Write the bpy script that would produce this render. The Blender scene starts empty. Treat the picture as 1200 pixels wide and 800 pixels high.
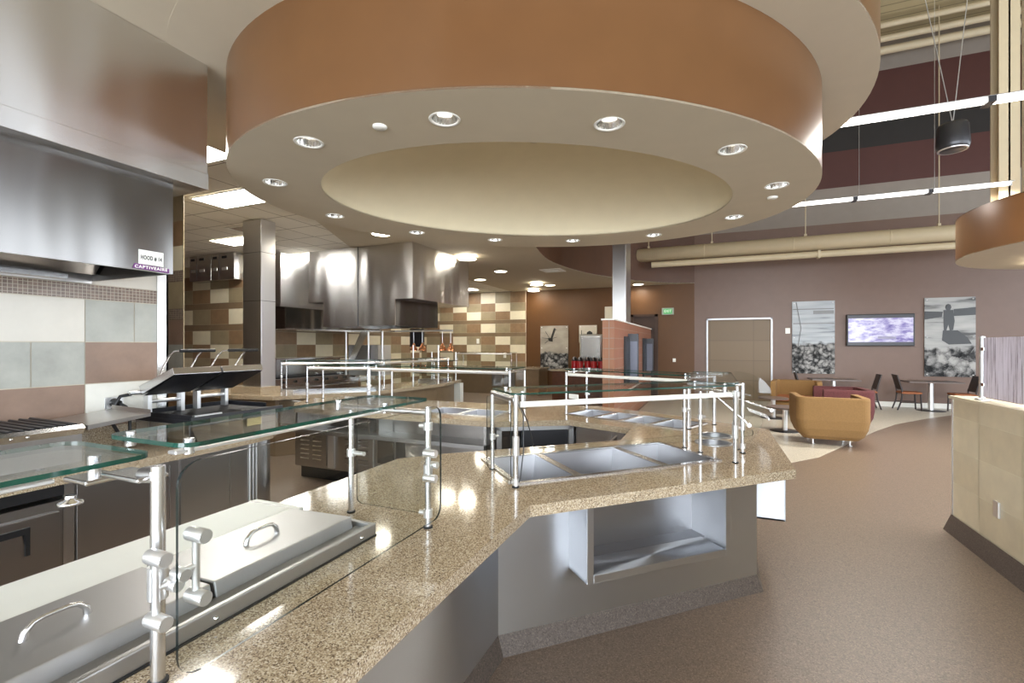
import bpy, bmesh, math, random
from mathutils import Vector, Matrix
from mathutils.geometry import tessellate_polygon
random.seed(7)
PI = math.pi
sc = bpy.context.scene
COL = sc.collection

# ------------------------------------------------------------------ helpers
def lin(r, g, b):
    f = lambda c: (c/255/12.92) if c/255 <= .04045 else ((c/255+.055)/1.055)**2.4
    return (f(r), f(g), f(b), 1)

class MB:
    """collects shapes (with material slots) that become ONE mesh object"""
    def __init__(s): s.v = []; s.f = []; s.m = []; s.sm = []; s.cur = 0
    def add(s, vs, fs, smooth=False, mi=None):
        o = len(s.v); s.v += [tuple(v) for v in vs]
        for f in fs:
            s.f.append([i+o for i in f]); s.m.append(s.cur if mi is None else mi); s.sm.append(smooth)
        return s
    def box(s, x0, x1, y0, y1, z0, z1, mi=None):
        v = [(x0,y0,z0),(x1,y0,z0),(x1,y1,z0),(x0,y1,z0),(x0,y0,z1),(x1,y0,z1),(x1,y1,z1),(x0,y1,z1)]
        return s.add(v, [(3,2,1,0),(4,5,6,7),(0,1,5,4),(1,2,6,5),(2,3,7,6),(3,0,4,7)], mi=mi)
    def quad(s, a, b, c, d, mi=None): return s.add([a,b,c,d], [(0,1,2,3)], mi=mi)
    def prism(s, poly, z0, z1, holes=(), side=True, mi=None, mside=None, hole_sides=True, smooth=False):
        loops = [list(poly)]+[list(h) for h in holes]
        tri = tessellate_polygon([[Vector((p[0],p[1],0)) for p in l] for l in loops])
        flat = [p for l in loops for p in l]; n = len(flat)
        def up(t):
            a,b,c = [flat[i] for i in t]
            return t if (b[0]-a[0])*(c[1]-a[1])-(b[1]-a[1])*(c[0]-a[0]) > 0 else (t[0],t[2],t[1])
        T = [up(t) for t in tri]
        s.add([(p[0],p[1],z1) for p in flat], T, mi=mi)
        s.add([(p[0],p[1],z0) for p in flat], [(t[0],t[2],t[1]) for t in T], mi=mi)
        if side:
            for k, l in enumerate(loops):
                if k and not hole_sides: continue
                m = len(l); ar = sum(l[i][0]*l[(i+1)%m][1]-l[(i+1)%m][0]*l[i][1] for i in range(m))
                if (ar < 0) != (k > 0): l = l[::-1]
                vs = [(p[0],p[1],z0) for p in l]+[(p[0],p[1],z1) for p in l]
                s.add(vs, [(i,(i+1)%m,m+(i+1)%m,m+i) for i in range(m)], smooth=smooth, mi=mside if mside is not None else mi)
        return s
    def tube(s, pts, r, seg=10, caps=True, mi=None, smooth=True):
        pts = [Vector(p) for p in pts]; rs = r if isinstance(r,(list,tuple)) else [r]*len(pts)
        vs = []; prev = None
        for i, p in enumerate(pts):
            t = ((pts[min(i+1,len(pts)-1)]-p).normalized()+(p-pts[max(i-1,0)]).normalized())
            if t.length < 1e-6: t = Vector((0,0,1))
            t.normalize()
            if prev is None:
                u = t.cross(Vector((0,0,1)))
                if u.length < 1e-3: u = Vector((1,0,0))
            else: u = prev - t*prev.dot(t)
            u.normalize(); prev = u; w = t.cross(u)
            for k in range(seg):
                a = 2*PI*k/seg; vs.append(p+(u*math.cos(a)+w*math.sin(a))*rs[i])
        fs = []
        for i in range(len(pts)-1):
            for k in range(seg):
                fs.append((i*seg+k, i*seg+(k+1)%seg, (i+1)*seg+(k+1)%seg, (i+1)*seg+k))
        s.add(vs, fs, smooth, mi)
        if caps:
            n = len(pts)-1
            s.add(vs[:seg], [tuple(range(seg))[::-1]], False, mi); s.add(vs[n*seg:], [tuple(range(seg))], False, mi)
        return s
    def lathe(s, prof, c=(0,0,0), seg=24, axis='z', mi=None, smooth=True, closed=False):
        vs = []
        for r, h in prof:
            for k in range(seg):
                a = 2*PI*k/seg; x, y = r*math.cos(a), r*math.sin(a)
                p = (x,y,h) if axis=='z' else ((h,x,y) if axis=='x' else (y,h,x))
                vs.append((p[0]+c[0],p[1]+c[1],p[2]+c[2]))
        n = len(prof); fs = []
        for i in range(n-1):
            for k in range(seg):
                fs.append((i*seg+k, i*seg+(k+1)%seg, (i+1)*seg+(k+1)%seg, (i+1)*seg+k))
        return s.add(vs, fs, smooth, mi)
    def disc(s, c, r, seg=24, up=True, mi=None):
        vs = [(c[0]+r*math.cos(2*PI*k/seg), c[1]+r*math.sin(2*PI*k/seg), c[2]) for k in range(seg)]
        return s.add(vs, [tuple(range(seg)) if up else tuple(range(seg))[::-1]], mi=mi)
    def xf(s, M):
        s.v = [tuple(M @ Vector(v)) for v in s.v]; return s
    def build(s, name, mats, parent=None, bev=0, seg=2, fix=False):
        me = bpy.data.meshes.new(name); me.from_pydata(s.v, [], s.f)
        for m in (mats if isinstance(mats,(list,tuple)) else [mats]): me.materials.append(m)
        nm = len(me.materials)
        for i, p in enumerate(me.polygons):
            p.material_index = min(s.m[i], nm-1); p.use_smooth = s.sm[i]
        if fix:
            bm = bmesh.new(); bm.from_mesh(me); bmesh.ops.recalc_face_normals(bm, faces=bm.faces[:]); bm.to_mesh(me); bm.free()
        me.update()
        o = bpy.data.objects.new(name, me); COL.objects.link(o)
        if parent: o.parent = parent
        if bev:
            b = o.modifiers.new('bevel','BEVEL'); b.width = bev; b.segments = seg; b.limit_method = 'ANGLE'; b.angle_limit = math.radians(40)
        return o

def tag(o, label=None, cat=None, group=None, kind=None):
    if label: o['label'] = label
    if cat: o['category'] = cat
    if group: o['group'] = group
    if kind: o['kind'] = kind
    return o
def empty(name, label, cat, loc=(0,0,0), rz=0, group=None):
    o = bpy.data.objects.new(name, None); COL.objects.link(o); o.empty_display_size = .1
    o.location = loc; o.rotation_euler = (0,0,rz)
    return tag(o, label, cat, group)
def struct(name, mb, mats, bev=0, fix=False):
    return tag(mb.build(name, mats, bev=bev, fix=fix), kind='structure')
def copy_tree(o, parent=None):
    c = o.copy(); COL.objects.link(c)
    if parent: c.parent = parent
    for ch in o.children: copy_tree(ch, c)
    return c
def dup(o, loc, rz, label, group=None):
    c = copy_tree(o); c.location = loc; c.rotation_euler = (0,0,rz); c['label'] = label
    if group: c['group'] = group
    return c

# ------------------------------------------------------------------ materials
def mat(name):
    m = bpy.data.materials.new(name); m.use_nodes = True
    nt = m.node_tree; b = nt.nodes['Principled BSDF']
    return m, nt, b
def N(nt, t, **kw):
    n = nt.nodes.new(t)
    for k, v in kw.items():
        if k in n.inputs: n.inputs[k].default_value = v
        else: setattr(n, k, v)
    return n
def coords(nt, scale=(1,1,1), rot=(0,0,0), kind='Object'):
    tc = N(nt,'ShaderNodeTexCoord'); mp = N(nt,'ShaderNodeMapping')
    mp.inputs['Scale'].default_value = scale; mp.inputs['Rotation'].default_value = rot
    nt.links.new(tc.outputs[kind], mp.inputs['Vector']); return mp.outputs['Vector']
def ramp(nt, fac, stops, interp='LINEAR'):
    r = N(nt,'ShaderNodeValToRGB'); r.color_ramp.interpolation = interp
    el = r.color_ramp.elements
    while len(el) < len(stops): el.new(.5)
    for e, (p, c) in zip(el, stops): e.position = p; e.color = c
    nt.links.new(fac, r.inputs['Fac']); return r.outputs['Color']
def plain(name, c, rough=.5, metal=0, spec=.5, noise=.06, nscale=6, bump=0):
    m, nt, b = mat(name)
    b.inputs['Roughness'].default_value = rough; b.inputs['Metallic'].default_value = metal
    b.inputs['Specular IOR Level'].default_value = spec
    n = N(nt,'ShaderNodeTexNoise', Scale=nscale, Detail=4.0); nt.links.new(coords(nt), n.inputs['Vector'])
    lo = tuple(x*(1-noise) for x in c[:3])+(1,); hi = tuple(min(1,x*(1+noise)) for x in c[:3])+(1,)
    nt.links.new(ramp(nt, n.outputs['Fac'], [(.3,lo),(.7,hi)]), b.inputs['Base Color'])
    if bump:
        bp = N(nt,'ShaderNodeBump', Strength=bump, Distance=.01); nt.links.new(n.outputs['Fac'], bp.inputs['Height']); nt.links.new(bp.outputs['Normal'], b.inputs['Normal'])
    return m
def steel(name, c=(.62,.615,.61,1), rough=.3, axis='z', wave=.25, aniso=.75, wsc=(1,1,.55)):
    """brushed stainless sheet: fine brushing plus slight oil-canning"""
    m, nt, b = mat(name)
    b.inputs['Metallic'].default_value = 1; b.inputs['Base Color'].default_value = c
    sc_ = {'z':(220,220,3),'x':(3,220,220),'y':(220,3,220)}[axis]
    n = N(nt,'ShaderNodeTexNoise', Scale=1.0, Detail=3.0); nt.links.new(coords(nt,sc_), n.inputs['Vector'])
    mr = N(nt,'ShaderNodeMapRange'); mr.inputs['To Min'].default_value = rough*.97; mr.inputs['To Max'].default_value = rough*1.03
    nt.links.new(n.outputs['Fac'], mr.inputs['Value']); nt.links.new(mr.outputs['Result'], b.inputs['Roughness'])
    w = N(nt,'ShaderNodeTexNoise', Scale=1.6, Detail=1.0); nt.links.new(coords(nt,wsc), w.inputs['Vector'])
    bp = N(nt,'ShaderNodeBump', Strength=wave, Distance=.06); nt.links.new(w.outputs['Fac'], bp.inputs['Height'])
    nt.links.new(bp.outputs['Normal'], b.inputs['Normal'])
    if aniso:
        b.inputs['Anisotropic'].default_value = aniso; tg = N(nt,'ShaderNodeTangent', direction_type='RADIAL', axis='Z'); nt.links.new(tg.outputs[0], b.inputs['Tangent']); b.inputs['Anisotropic Rotation'].default_value = .25
    return m
def granite(name):
    m, nt, b = mat(name); v = coords(nt)
    n = N(nt,'ShaderNodeTexVoronoi', Scale=290.0); nt.links.new(v, n.inputs['Vector'])
    sp = N(nt,'ShaderNodeSeparateColor'); nt.links.new(n.outputs['Color'], sp.inputs['Color'])
    c = ramp(nt, sp.outputs['Red'], [(0,lin(86,72,58)),(.16,lin(132,113,92)),(.42,lin(164,146,119)),(.72,lin(184,167,140)),(1,lin(214,202,180))])
    nt.links.new(c, b.inputs['Base Color']); b.inputs['Roughness'].default_value = .09; b.inputs['Specular IOR Level'].default_value = .5
    return m
def speckle_floor(name, base, rough=.38):
    m, nt, b = mat(name); v = coords(nt)
    n = N(nt,'ShaderNodeTexVoronoi', Scale=170.0); nt.links.new(v, n.inputs['Vector'])
    sp = N(nt,'ShaderNodeSeparateColor'); nt.links.new(n.outputs['Color'], sp.inputs['Color'])
    s = lambda k: tuple(x*k for x in base[:3])+(1,)
    nt.links.new(ramp(nt, sp.outputs['Red'], [(0,s(.6)),(.25,s(.92)),(.75,s(1.06)),(1,s(1.45))]), b.inputs['Base Color'])
    b.inputs['Roughness'].default_value = rough; b.inputs['Specular IOR Level'].default_value = .4
    return m
def emit(name, c, strength):
    m, nt, b = mat(name); b.inputs['Base Color'].default_value = (.9,.9,.88,1)
    b.inputs['Emission Color'].default_value = c; b.inputs['Emission Strength'].default_value = strength
    n = N(nt,'ShaderNodeTexNoise', Scale=30.0); nt.links.new(coords(nt), n.inputs['Vector'])
    mr = N(nt,'ShaderNodeMapRange'); mr.inputs['To Min'].default_value = strength*.95; mr.inputs['To Max'].default_value = strength*1.05
    nt.links.new(n.outputs['Fac'], mr.inputs['Value']); nt.links.new(mr.outputs['Result'], b.inputs['Emission Strength'])
    return m
def glass(name, tint=(.97,.985,.98,1), refl=1.0):
    m = bpy.data.materials.new(name); m.use_nodes = True; nt = m.node_tree; nt.nodes.clear()
    out = N(nt,'ShaderNodeOutputMaterial'); mx = N(nt,'ShaderNodeMixShader')
    tr = N(nt,'ShaderNodeBsdfTransparent'); tr.inputs['Color'].default_value = tint
    gl = N(nt,'ShaderNodeBsdfGlossy'); gl.inputs['Roughness'].default_value = .01
    fr = N(nt,'ShaderNodeLayerWeight', Blend=.5); pw = N(nt,'ShaderNodeMath', operation='POWER'); pw.inputs[1].default_value = 5
    nt.links.new(fr.outputs['Facing'], pw.inputs[0])
    ml = N(nt,'ShaderNodeMath', operation='MULTIPLY_ADD'); ml.inputs[1].default_value = .6*refl; ml.inputs[2].default_value = .02*refl
    nt.links.new(pw.outputs[0], ml.inputs[0]); nt.links.new(ml.outputs[0], mx.inputs[0])
    nt.links.new(tr.outputs[0], mx.inputs[1]); nt.links.new(gl.outputs[0], mx.inputs[2]); nt.links.new(mx.outputs[0], out.inputs[0])
    return m
def tile_mat(name, c, var=.12, rough=.35):
    m, nt, b = mat(name); v = coords(nt)
    n = N(nt,'ShaderNodeTexNoise', Scale=5.0, Detail=6.0, Roughness=.6); nt.links.new(v, n.inputs['Vector'])
    s = lambda k: tuple(min(1,x*k) for x in c[:3])+(1,)
    nt.links.new(ramp(nt, n.outputs['Fac'], [(.3,s(1-var)),(.7,s(1+var))]), b.inputs['Base Color'])
    b.inputs['Roughness'].default_value = rough
    return m
def mosaic_mat(name, base, size=.025, axes='yz'):
    m, nt, b = mat(name)
    tc = N(nt,'ShaderNodeTexCoord'); sx = N(nt,'ShaderNodeSeparateXYZ'); cb = N(nt,'ShaderNodeCombineXYZ')
    nt.links.new(tc.outputs['Object'], sx.inputs[0])
    nt.links.new(sx.outputs['Y' if axes=='yz' else 'X'], cb.inputs[0]); nt.links.new(sx.outputs['Z'], cb.inputs[1])
    br = N(nt,'ShaderNodeTexBrick', offset=0.0)
    br.inputs['Scale'].default_value = 1; br.inputs['Brick Width'].default_value = size; br.inputs['Row Height'].default_value = size
    br.inputs['Mortar Size'].default_value = size*.07
    s = lambda k: tuple(x*k for x in base[:3])+(1,)
    br.inputs['Color1'].default_value = s(.75); br.inputs['Color2'].default_value = s(1.25); br.inputs['Mortar'].default_value = lin(176,164,146)
    nt.links.new(cb.outputs[0], br.inputs['Vector']); nt.links.new(br.outputs['Color'], b.inputs['Base Color'])
    b.inputs['Roughness'].default_value = .25
    return m
def grid_mat(name, c, w, h, ox=0, oy=0, axes='xy', mort=.008, mc=None, rough=.8, offset=0.0, var=.03):
    m, nt, b = mat(name)
    tc = N(nt,'ShaderNodeTexCoord'); sx = N(nt,'ShaderNodeSeparateXYZ'); cb = N(nt,'ShaderNodeCombineXYZ')
    nt.links.new(tc.outputs['Object'], sx.inputs[0])
    for i, a in enumerate(axes):
        ad = N(nt,'ShaderNodeMath', operation='ADD'); ad.inputs[1].default_value = (ox,oy)[i]
        nt.links.new(sx.outputs[a.upper()], ad.inputs[0]); nt.links.new(ad.outputs[0], cb.inputs[i])
    br = N(nt,'ShaderNodeTexBrick', offset=offset)
    br.inputs['Scale'].default_value = 1; br.inputs['Brick Width'].default_value = w; br.inputs['Row Height'].default_value = h
    br.inputs['Mortar Size'].default_value = mort
    br.inputs['Color1'].default_value = tuple(x*(1-var) for x in c[:3])+(1,); br.inputs['Color2'].default_value = tuple(min(1,x*(1+var)) for x in c[:3])+(1,)
    br.inputs['Mortar'].default_value = mc or tuple(x*.55 for x in c[:3])+(1,)
    nt.links.new(cb.outputs[0], br.inputs['Vector']); nt.links.new(br.outputs['Color'], b.inputs['Base Color'])
    b.inputs['Roughness'].default_value = rough
    return m

M = {}
M['steel'] = steel('brushed_steel', rough=.27, aniso=0)
M['steel_col'] = steel('column_steel', c=(.70,.695,.69,1), rough=.3, wave=.12, aniso=0)
M['steel_hood'] = steel('hood_steel', c=(.72,.715,.71,1), rough=.25, wave=.9, aniso=.7, wsc=(1.15,1.15,.3))
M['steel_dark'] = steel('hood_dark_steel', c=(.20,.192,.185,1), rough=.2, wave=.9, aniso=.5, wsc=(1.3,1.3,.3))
M['steel_h'] = steel('brushed_steel_horizontal', c=(.44,.435,.43,1), axis='y', rough=.42, wave=.1, aniso=0)
M['steel_base'] = steel('counter_steel', c=(.62,.63,.65,1), rough=.5, wave=.12, aniso=.9)
M['steel_back'] = steel('cabinet_steel', c=(.46,.44,.42,1), rough=.28, wave=.2, aniso=0)
M['steel_well'] = steel('well_steel', c=(.38,.38,.39,1), rough=.36, wave=.0, aniso=0)
M['chrome'] = plain('satin_chrome', (.74,.74,.75,1), .22, 1, noise=.02)
M['satin'] = plain('satin_steel_tube', (.72,.72,.73,1), .27, 1, noise=.02)
M['alu'] = plain('clear_aluminium', (.80,.80,.80,1), .3, .85, noise=.02)
M['black'] = plain('black_plastic', (.012,.012,.013,1), .4)
M['blackiron'] = plain('black_cast_plate', (.010,.010,.013,1), .5, spec=.25, noise=.3, nscale=25)
M['darkgrey'] = plain('dark_grey_metal', (.06,.06,.065,1), .35, .6)
M['rubber'] = plain('black_rubber', (.01,.01,.01,1), .6)
M['granite'] = granite('speckled_tan_quartz')
M['floor'] = speckle_floor('brown_speckled_floor', lin(118,102,88))
M['pale'] = speckle_floor('cream_speckled_floor', lin(188,181,166), .3)
M['cove'] = speckle_floor('grey_speckled_cove', lin(92,83,77), .45)
M['fascia'] = plain('dark_brown_fascia_paint', lin(84,54,34), .5)
M['plaster'] = plain('beige_soffit_paint', lin(190,178,156), .7, noise=.02)
M['plaster_dome'] = plain('cream_dome_paint', lin(212,199,168), .7, noise=.02)
M['brown'] = plain('bronze_brown_paint', lin(100,68,40), .28, .1, noise=.04)
M['wallbrown'] = plain('brown_wall_daylit', lin(112,88,75), .42, noise=.03)  # brown wall paint with the purplish cast of daylight put into its colour
M['walltan'] = plain('brown_wall_off_daylight', lin(92,58,20), .5, noise=.03)  # same brown paint, a second copy without the daylight cast
M['maroon'] = plain('maroon_wall_paint', lin(78,42,36), .6, noise=.03)
M['upgrey'] = plain('warm_grey_wall_paint', lin(142,132,122), .7, noise=.03)
M['upblack'] = plain('black_gap_shadow', lin(38,34,32), .7)  # shadow of the gap above the maroon, put on as a wall colour
M['cream'] = plain('cream_steel_paint', lin(206,190,158), .5, noise=.02)
M['deck'] = grid_mat('ribbed_cream_deck', lin(186,170,132), .3, 40, axes='yx', mort=.02, rough=.6)
M['white'] = plain('white_plastic', lin(236,234,226), .35, noise=.02)
M['cutting'] = plain('white_cutting_board', lin(226,228,222), .45, noise=.02)
M['glass'] = glass('clear_glass')
M['glassedge'] = plain('green_glass_edge', (.003,.042,.028,1), .12, spec=.7, noise=.4, nscale=9)
M['paneedge'] = plain('dark_glass_edge', (.004,.009,.009,1), .15)
M['panel'] = emit('panel_light_lens', (1,.97,.9,1), 7)
M['lens'] = emit('round_light_lens', (1,.92,.74,1), 9)
M['downlens'] = emit('downlight_lamp', (1,.95,.84,1), 3)
M['tube'] = emit('linear_tube_lens', (1,.97,.9,1), 6)
M['reflector'] = plain('downlight_reflector', (.8,.8,.78,1), .15, 1)
M['screen'] = None
M['grout'] = plain('pale_grout', lin(196,186,166), .8)
M['t_cream'] = tile_mat('cream_tile', lin(222,212,184), .05)
M['t_white'] = tile_mat('white_tile', lin(226,224,214), .05)
M['t_sage'] = tile_mat('sage_grey_tile', lin(168,168,159), .14)
M['t_olive'] = tile_mat('olive_tan_tile', lin(150,136,108), .12)
M['t_brown'] = tile_mat('brown_tile', lin(140,113,84), .16)
M['t_pale'] = tile_mat('pale_cream_tile', lin(212,206,194), .04)
M['t_umber'] = tile_mat('umber_tile', lin(140,116,100), .14)
M['t_band'] = tile_mat('taupe_band_tile', lin(124,104,80), .1)
M['t_mosaic'] = mosaic_mat('brown_mosaic', lin(112,92,78))
M['t_mosaicx'] = mosaic_mat('brown_mosaic_pier', lin(120,104,92), axes='xz')
M['t_half'] = tile_mat('ivory_tile', lin(228,217,190), .07)
M['mustard'] = plain('mustard_fabric', lin(134,102,60), .85, noise=.08, nscale=60, bump=.1)
M['wine'] = plain('maroon_fabric', lin(88,45,46), .9, noise=.35, nscale=120, bump=.1)
M['seatbrown'] = plain('rust_upholstery', lin(148,88,52), .7)
M['darkwood'] = plain('espresso_wood', lin(38,26,22), .4, noise=.2)
M['tabletop'] = plain('grey_brown_laminate', lin(104,90,84), .35)
M['brownwood'] = plain('walnut_laminate', lin(92,52,30), .4, noise=.25)
M['red'] = plain('red_enamel', lin(178,28,34), .3)
M['copper'] = plain('polished_copper', (.80,.36,.2,1), .18, 1)
M['brick'] = grid_mat('terracotta_tile', lin(142,94,74), .6, .2, axes='yz', mort=.008, mc=lin(150,128,112), rough=.4)
M['brickend'] = grid_mat('terracotta_tile_end', lin(158,108,78), .6, .2, axes='xz', mort=.008, mc=lin(150,128,112), rough=.4)
M['doorbrown'] = grid_mat('taupe_door_panels', lin(118,98,72), 1.2, .6, axes='xz', mort=.006, rough=.45, var=.06)
M['doordark'] = plain('brown_frame_recess_shade', lin(62,40,26), .5)
M['green'] = emit('green_lamp', (.1,.8,.2,1), 1.5)
M['exitface'] = plain('exit_face_white', lin(150,156,144), .5)
M['exitgreen'] = emit('exit_green', (.10,.62,.18,1), .22); M['exitgreen'].node_tree.nodes['Principled BSDF'].inputs['Base Color'].default_value = (.05,.32,.09,1)
M['ceil'] = grid_mat('white_ceiling_tiles', lin(232,228,218), .595, .595, ox=-.57, oy=.135, mort=.009, mc=lin(150,142,130), rough=.85)
M['sash'] = plain('window_aluminium', lin(90,88,86), .4, .7)
M['purple'] = plain('purple_label', lin(104,40,110), .4)

def at(x, y, z): return Vector((x,y,z))

# ------------------------------------------------------------------ camera
F = 550.0
cam = bpy.data.cameras.new('camera'); co = bpy.data.objects.new('camera', cam); COL.objects.link(co)
cam.sensor_width = 36; cam.lens = 36*F/1200; cam.shift_y = 4/1200; cam.clip_start = .05
co.location = (0,0,1.67); co.rotation_euler = (PI/2,0,math.atan(232/550))
sc.camera = co

# ================================================================== SETTING
# floor
struct('floor', MB().box(-12.5,12,-6,16,-.1,0), M['floor'])
pb = [(7,15.7),(5.7,14.75),(5.15,14.18),(4.5,13.42),(3.6,12.24),(2.9,11.0),(2.29,9.79),(1.85,8.9),(1.49,8.2),(1.06,7.67),(.3,7.35),(-.7,7.25),(-1.66,7.35),(-1.66,15.74)]
struct('floor_dining', MB().prism(pb[::-1], .0, .003), M['pale'])
# far wall with its colour bands, the black one a gap's shadow
def bandwall():
    m = MB()
    zs = [(0,5.09,0),(5.09,6.1,1),(6.1,7.12,2),(7.12,8.0,3),(8.0,9.17,2),(9.17,9.95,1)]
    for z0,z1,i in zs: m.box(-11,12,15.75,16,z0,z1,mi=i)
    return m
struct('wall_far', bandwall(), [M['wallbrown'],M['upgrey'],M['maroon'],M['upblack']])
struct('wall_far_kitchen', MB().box(-6.08,-.45,15.735,15.75,0,3.6), M['walltan'])
# right, rear and outer left walls, the rear and right ones with tall windows
def window_wall(axis, c, t, u0, u1, z1, wins):
    m = MB(); us = sorted(wins)
    def bx(a,b,z0,zz):
        if axis=='y': m.box(a,b,c,c+t,z0,zz)
        else: m.box(c,c+t,a,b,z0,zz)
    p = u0
    for a,b,za,zb in us:
        bx(p,a,0,z1); bx(a,b,0,za); bx(a,b,zb,z1); p = b
    bx(p,u1,0,z1); return m
wins_b = [(-3.2,.4,.3,4.4),(1.2,4.8,.3,4.4),(5.6,9.2,.3,4.4)]
wins_r = [(-3.6,.2,.3,5.6),(1.0,4.8,.3,5.6),(5.6,9.4,.3,5.6),(10.2,14.0,.3,5.6)]
struct('wall_rear', window_wall('y',-5.2,.2,-12,12,9.95,wins_b), M['wallbrown'])
struct('wall_right', window_wall('x',11.6,.2,-5.2,15.75,9.95,wins_r), M['wallbrown'])
k = 0
for a,b,za,zb in wins_b:
    k += 1; m = MB()
    for u in (a,(a+b)/2,b): m.box(u-.03,u+.03,-5.16,-5.06,za,zb)
    for z in (za,zb-.8,zb): m.box(a,b,-5.16,-5.06,z-.03,z+.03)
    struct('window_%d'%k, m, M['sash'])
for a,b,za,zb in wins_r:
    k += 1; m = MB()
    for u in (a,(a+b)/2,b): m.box(11.65,11.75,u-.03,u+.03,za,zb)
    for z in (za,zb-.8,zb): m.box(11.65,11.75,a,b,z-.03,z+.03)
    struct('window_%d'%k, m, M['sash'])
struct('wall_left_outer', MB().box(-12.2,-12,-5.2,16,0,9.95), M['wallbrown'])
# roof deck
struct('ceiling_deck', MB().box(-12.2,11.8,-5.2,16,9.95,10.1), M['deck'])

# tiled walls ---------------------------------------------------------------
def tilewall(name, plane, c, u0, u1, rows, tw, uo, pick, mats, face=1, gap=.004, back=.2, proud=.004, zmax=3.6, zmin=0, stagger=None):
    """rows: list of (z0,z1,kind). pick(row,col)->slot of mats (slot 0 is grout)"""
    m = MB()
    if plane=='X': m.box(min(c,c-face*back),max(c,c-face*back),u0,u1,zmin,zmax,mi=0)
    else: m.box(u0,u1,min(c,c-face*back),max(c,c-face*back),zmin,zmax,mi=0)
    q = c+face*proud
    def qd(a,b,z0,z1,mi):
        if plane=='X': P = [(q,a,z0),(q,b,z0),(q,b,z1),(q,a,z1)]
        else: P = [(a,q,z0),(b,q,z0),(b,q,z1),(a,q,z1)]
        if (plane=='X') != (face>0): P = P[::-1]
        m.quad(*P, mi=mi)
    for r,(z0,z1,kd) in enumerate(rows):
        if kd is not None: qd(u0,u1,z0+gap/2,z1-gap/2,kd); continue
        o = uo+(stagger[r] if stagger else 0); i0 = math.floor((u0-o)/tw); i = i0
        while o+i*tw < u1-1e-4:
            a = max(u0,o+i*tw)+gap/2; b = min(u1,o+(i+1)*tw)-gap/2
            if b-a > .01: qd(a,b,z0+gap/2,z1-gap/2,pick(r,i))
            i += 1
    return struct(name, m, mats)
rows_far = [(z,z+.305,None) for z in (.15,.455,.76,1.065,1.37,1.675)]+[(1.98,2.12,4),(2.12,2.45,None),(2.45,2.59,4),(2.59,2.895,None),(2.895,3.2,None),(3.2,3.6,None)]
seq = {0:0,1:1,2:2,3:0,4:1,5:2,6:0,7:0,8:0,9:1,10:2,11:0}
def far_pick(sh):
    return lambda r,i: 1+((i+seq.get(r,0)+sh) % 3)
fm = [M['grout'],M['t_cream'],M['t_olive'],M['t_brown'],M['t_band']]
tilewall('wall_kitchen_far','Y',15.70,-10.6,-6.08,rows_far,.594,-6.10,far_pick(0),fm,face=-1)
tilewall('wall_kitchen_side','X',-10.5,10.6,15.7,rows_far,.594,.1,far_pick(1),fm,face=1)
tilewall('wall_kitchen_left','X',-9.3,7.05,10.8,rows_far,.594,.2,far_pick(2),fm,face=1)
tilewall('wall_kitchen_jog','Y',7.0,-12,-9.0,rows_far,.594,-.12,far_pick(1),fm,face=-1)
struct('wall_kitchen_return', MB().box(-10.5,-9.3,10.6,10.8,0,3.6), M['t_olive'])
# narrow tiled pier beyond the near hood
rows_pier = [(z,z+.305,None) for z in (.15,.455,.76,1.065,1.37,1.675)]+[(1.98,2.12,4),(2.12,2.45,None),(2.45,2.59,4),(2.59,2.895,None),(2.895,3.2,None),(3.2,3.6,None)]
pcol = {5:3,4:5,3:1,2:5,7:1,9:2,10:3,11:1}
tilewall('wall_pier','Y',3.75,-7.6,-5.97,rows_pier,.9,-6.87,lambda r,i: {5:6,4:5,3:5,7:1,9:2,10:3,11:1}.get(r,3),
         [M['t_olive'],M['t_olive'],M['t_cream'],M['t_brown'],M['t_mosaicx'],M['t_sage'],M['t_umber']],face=-1,back=.012)
# near wall behind the grills
rows_near = [(0,.455,None),(.455,.76,None),(.76,1.07,None),(1.07,1.38,None),(1.38,1.692,None),(1.692,2.008,None),(2.008,2.12,4),(2.12,2.43,None),(2.43,2.75,None)]
def near_pick(r,i):
    return {5:[2,1,1,3,3,3,2][(i+7)%7] , 4:[3,2,3,3,2,3,3][(i+7)%7], 3:[1,3,2,2,1,1,2][(i+7)%7]}.get(r, 1)
def near_wall():
    m = MB(); X0 = -4.25; q = X0+.004
    m.box(-4.45,X0,-5.2,2.52,0,3.6,mi=0)
    def qd(a,b,z0,z1,mi):
        g=.003; m.quad((q,a+g,z0+g),(q,b-g,z0+g),(q,b-g,z1-g),(q,a+g,z1-g),mi=mi)
    qd(-5.2,2.52,2.008,2.12,5); 
    for z0,z1 in ((2.12,2.43),(2.43,2.75)): 
        y=-5.2
        while y<2.52: qd(y,min(y+.6,2.52),z0,z1,1); y+=.6
    R = {1.692:[(-5.2,.16,2),(.16,.76,3),(.76,1.365,1),(1.365,1.965,1),(1.965,2.286,2),(2.286,2.52,2)],
         1.38:[(-5.2,.46,3),(.46,1.06,2),(1.06,1.665,2),(1.665,1.965,2),(1.965,2.52,3)],
         1.07:[(-5.2,.76,1),(.76,1.365,3),(1.365,1.965,3),(1.965,2.52,4)],
         .76:[(-5.2,1.06,1),(1.06,1.66,2),(1.66,2.26,3),(2.26,2.52,1)]}
    hs = {1.692:2.008,1.38:1.692,1.07:1.38,.76:1.07}
    for z0,l in R.items():
        for a,b,c in l: qd(a,b,z0,hs[z0],c)
    return m
struct('wall_left', near_wall(), [M['grout'],M['t_pale'],M['t_sage'],M['t_umber'],M['t_white'],M['t_mosaic']])
m = MB(); m.box(-4.255,-4.235,2.45,2.535,.95,2.31); m.box(-4.45,-4.235,2.52,2.535,.95,2.31)
struct('trim_1', m, M['steel'])

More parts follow.
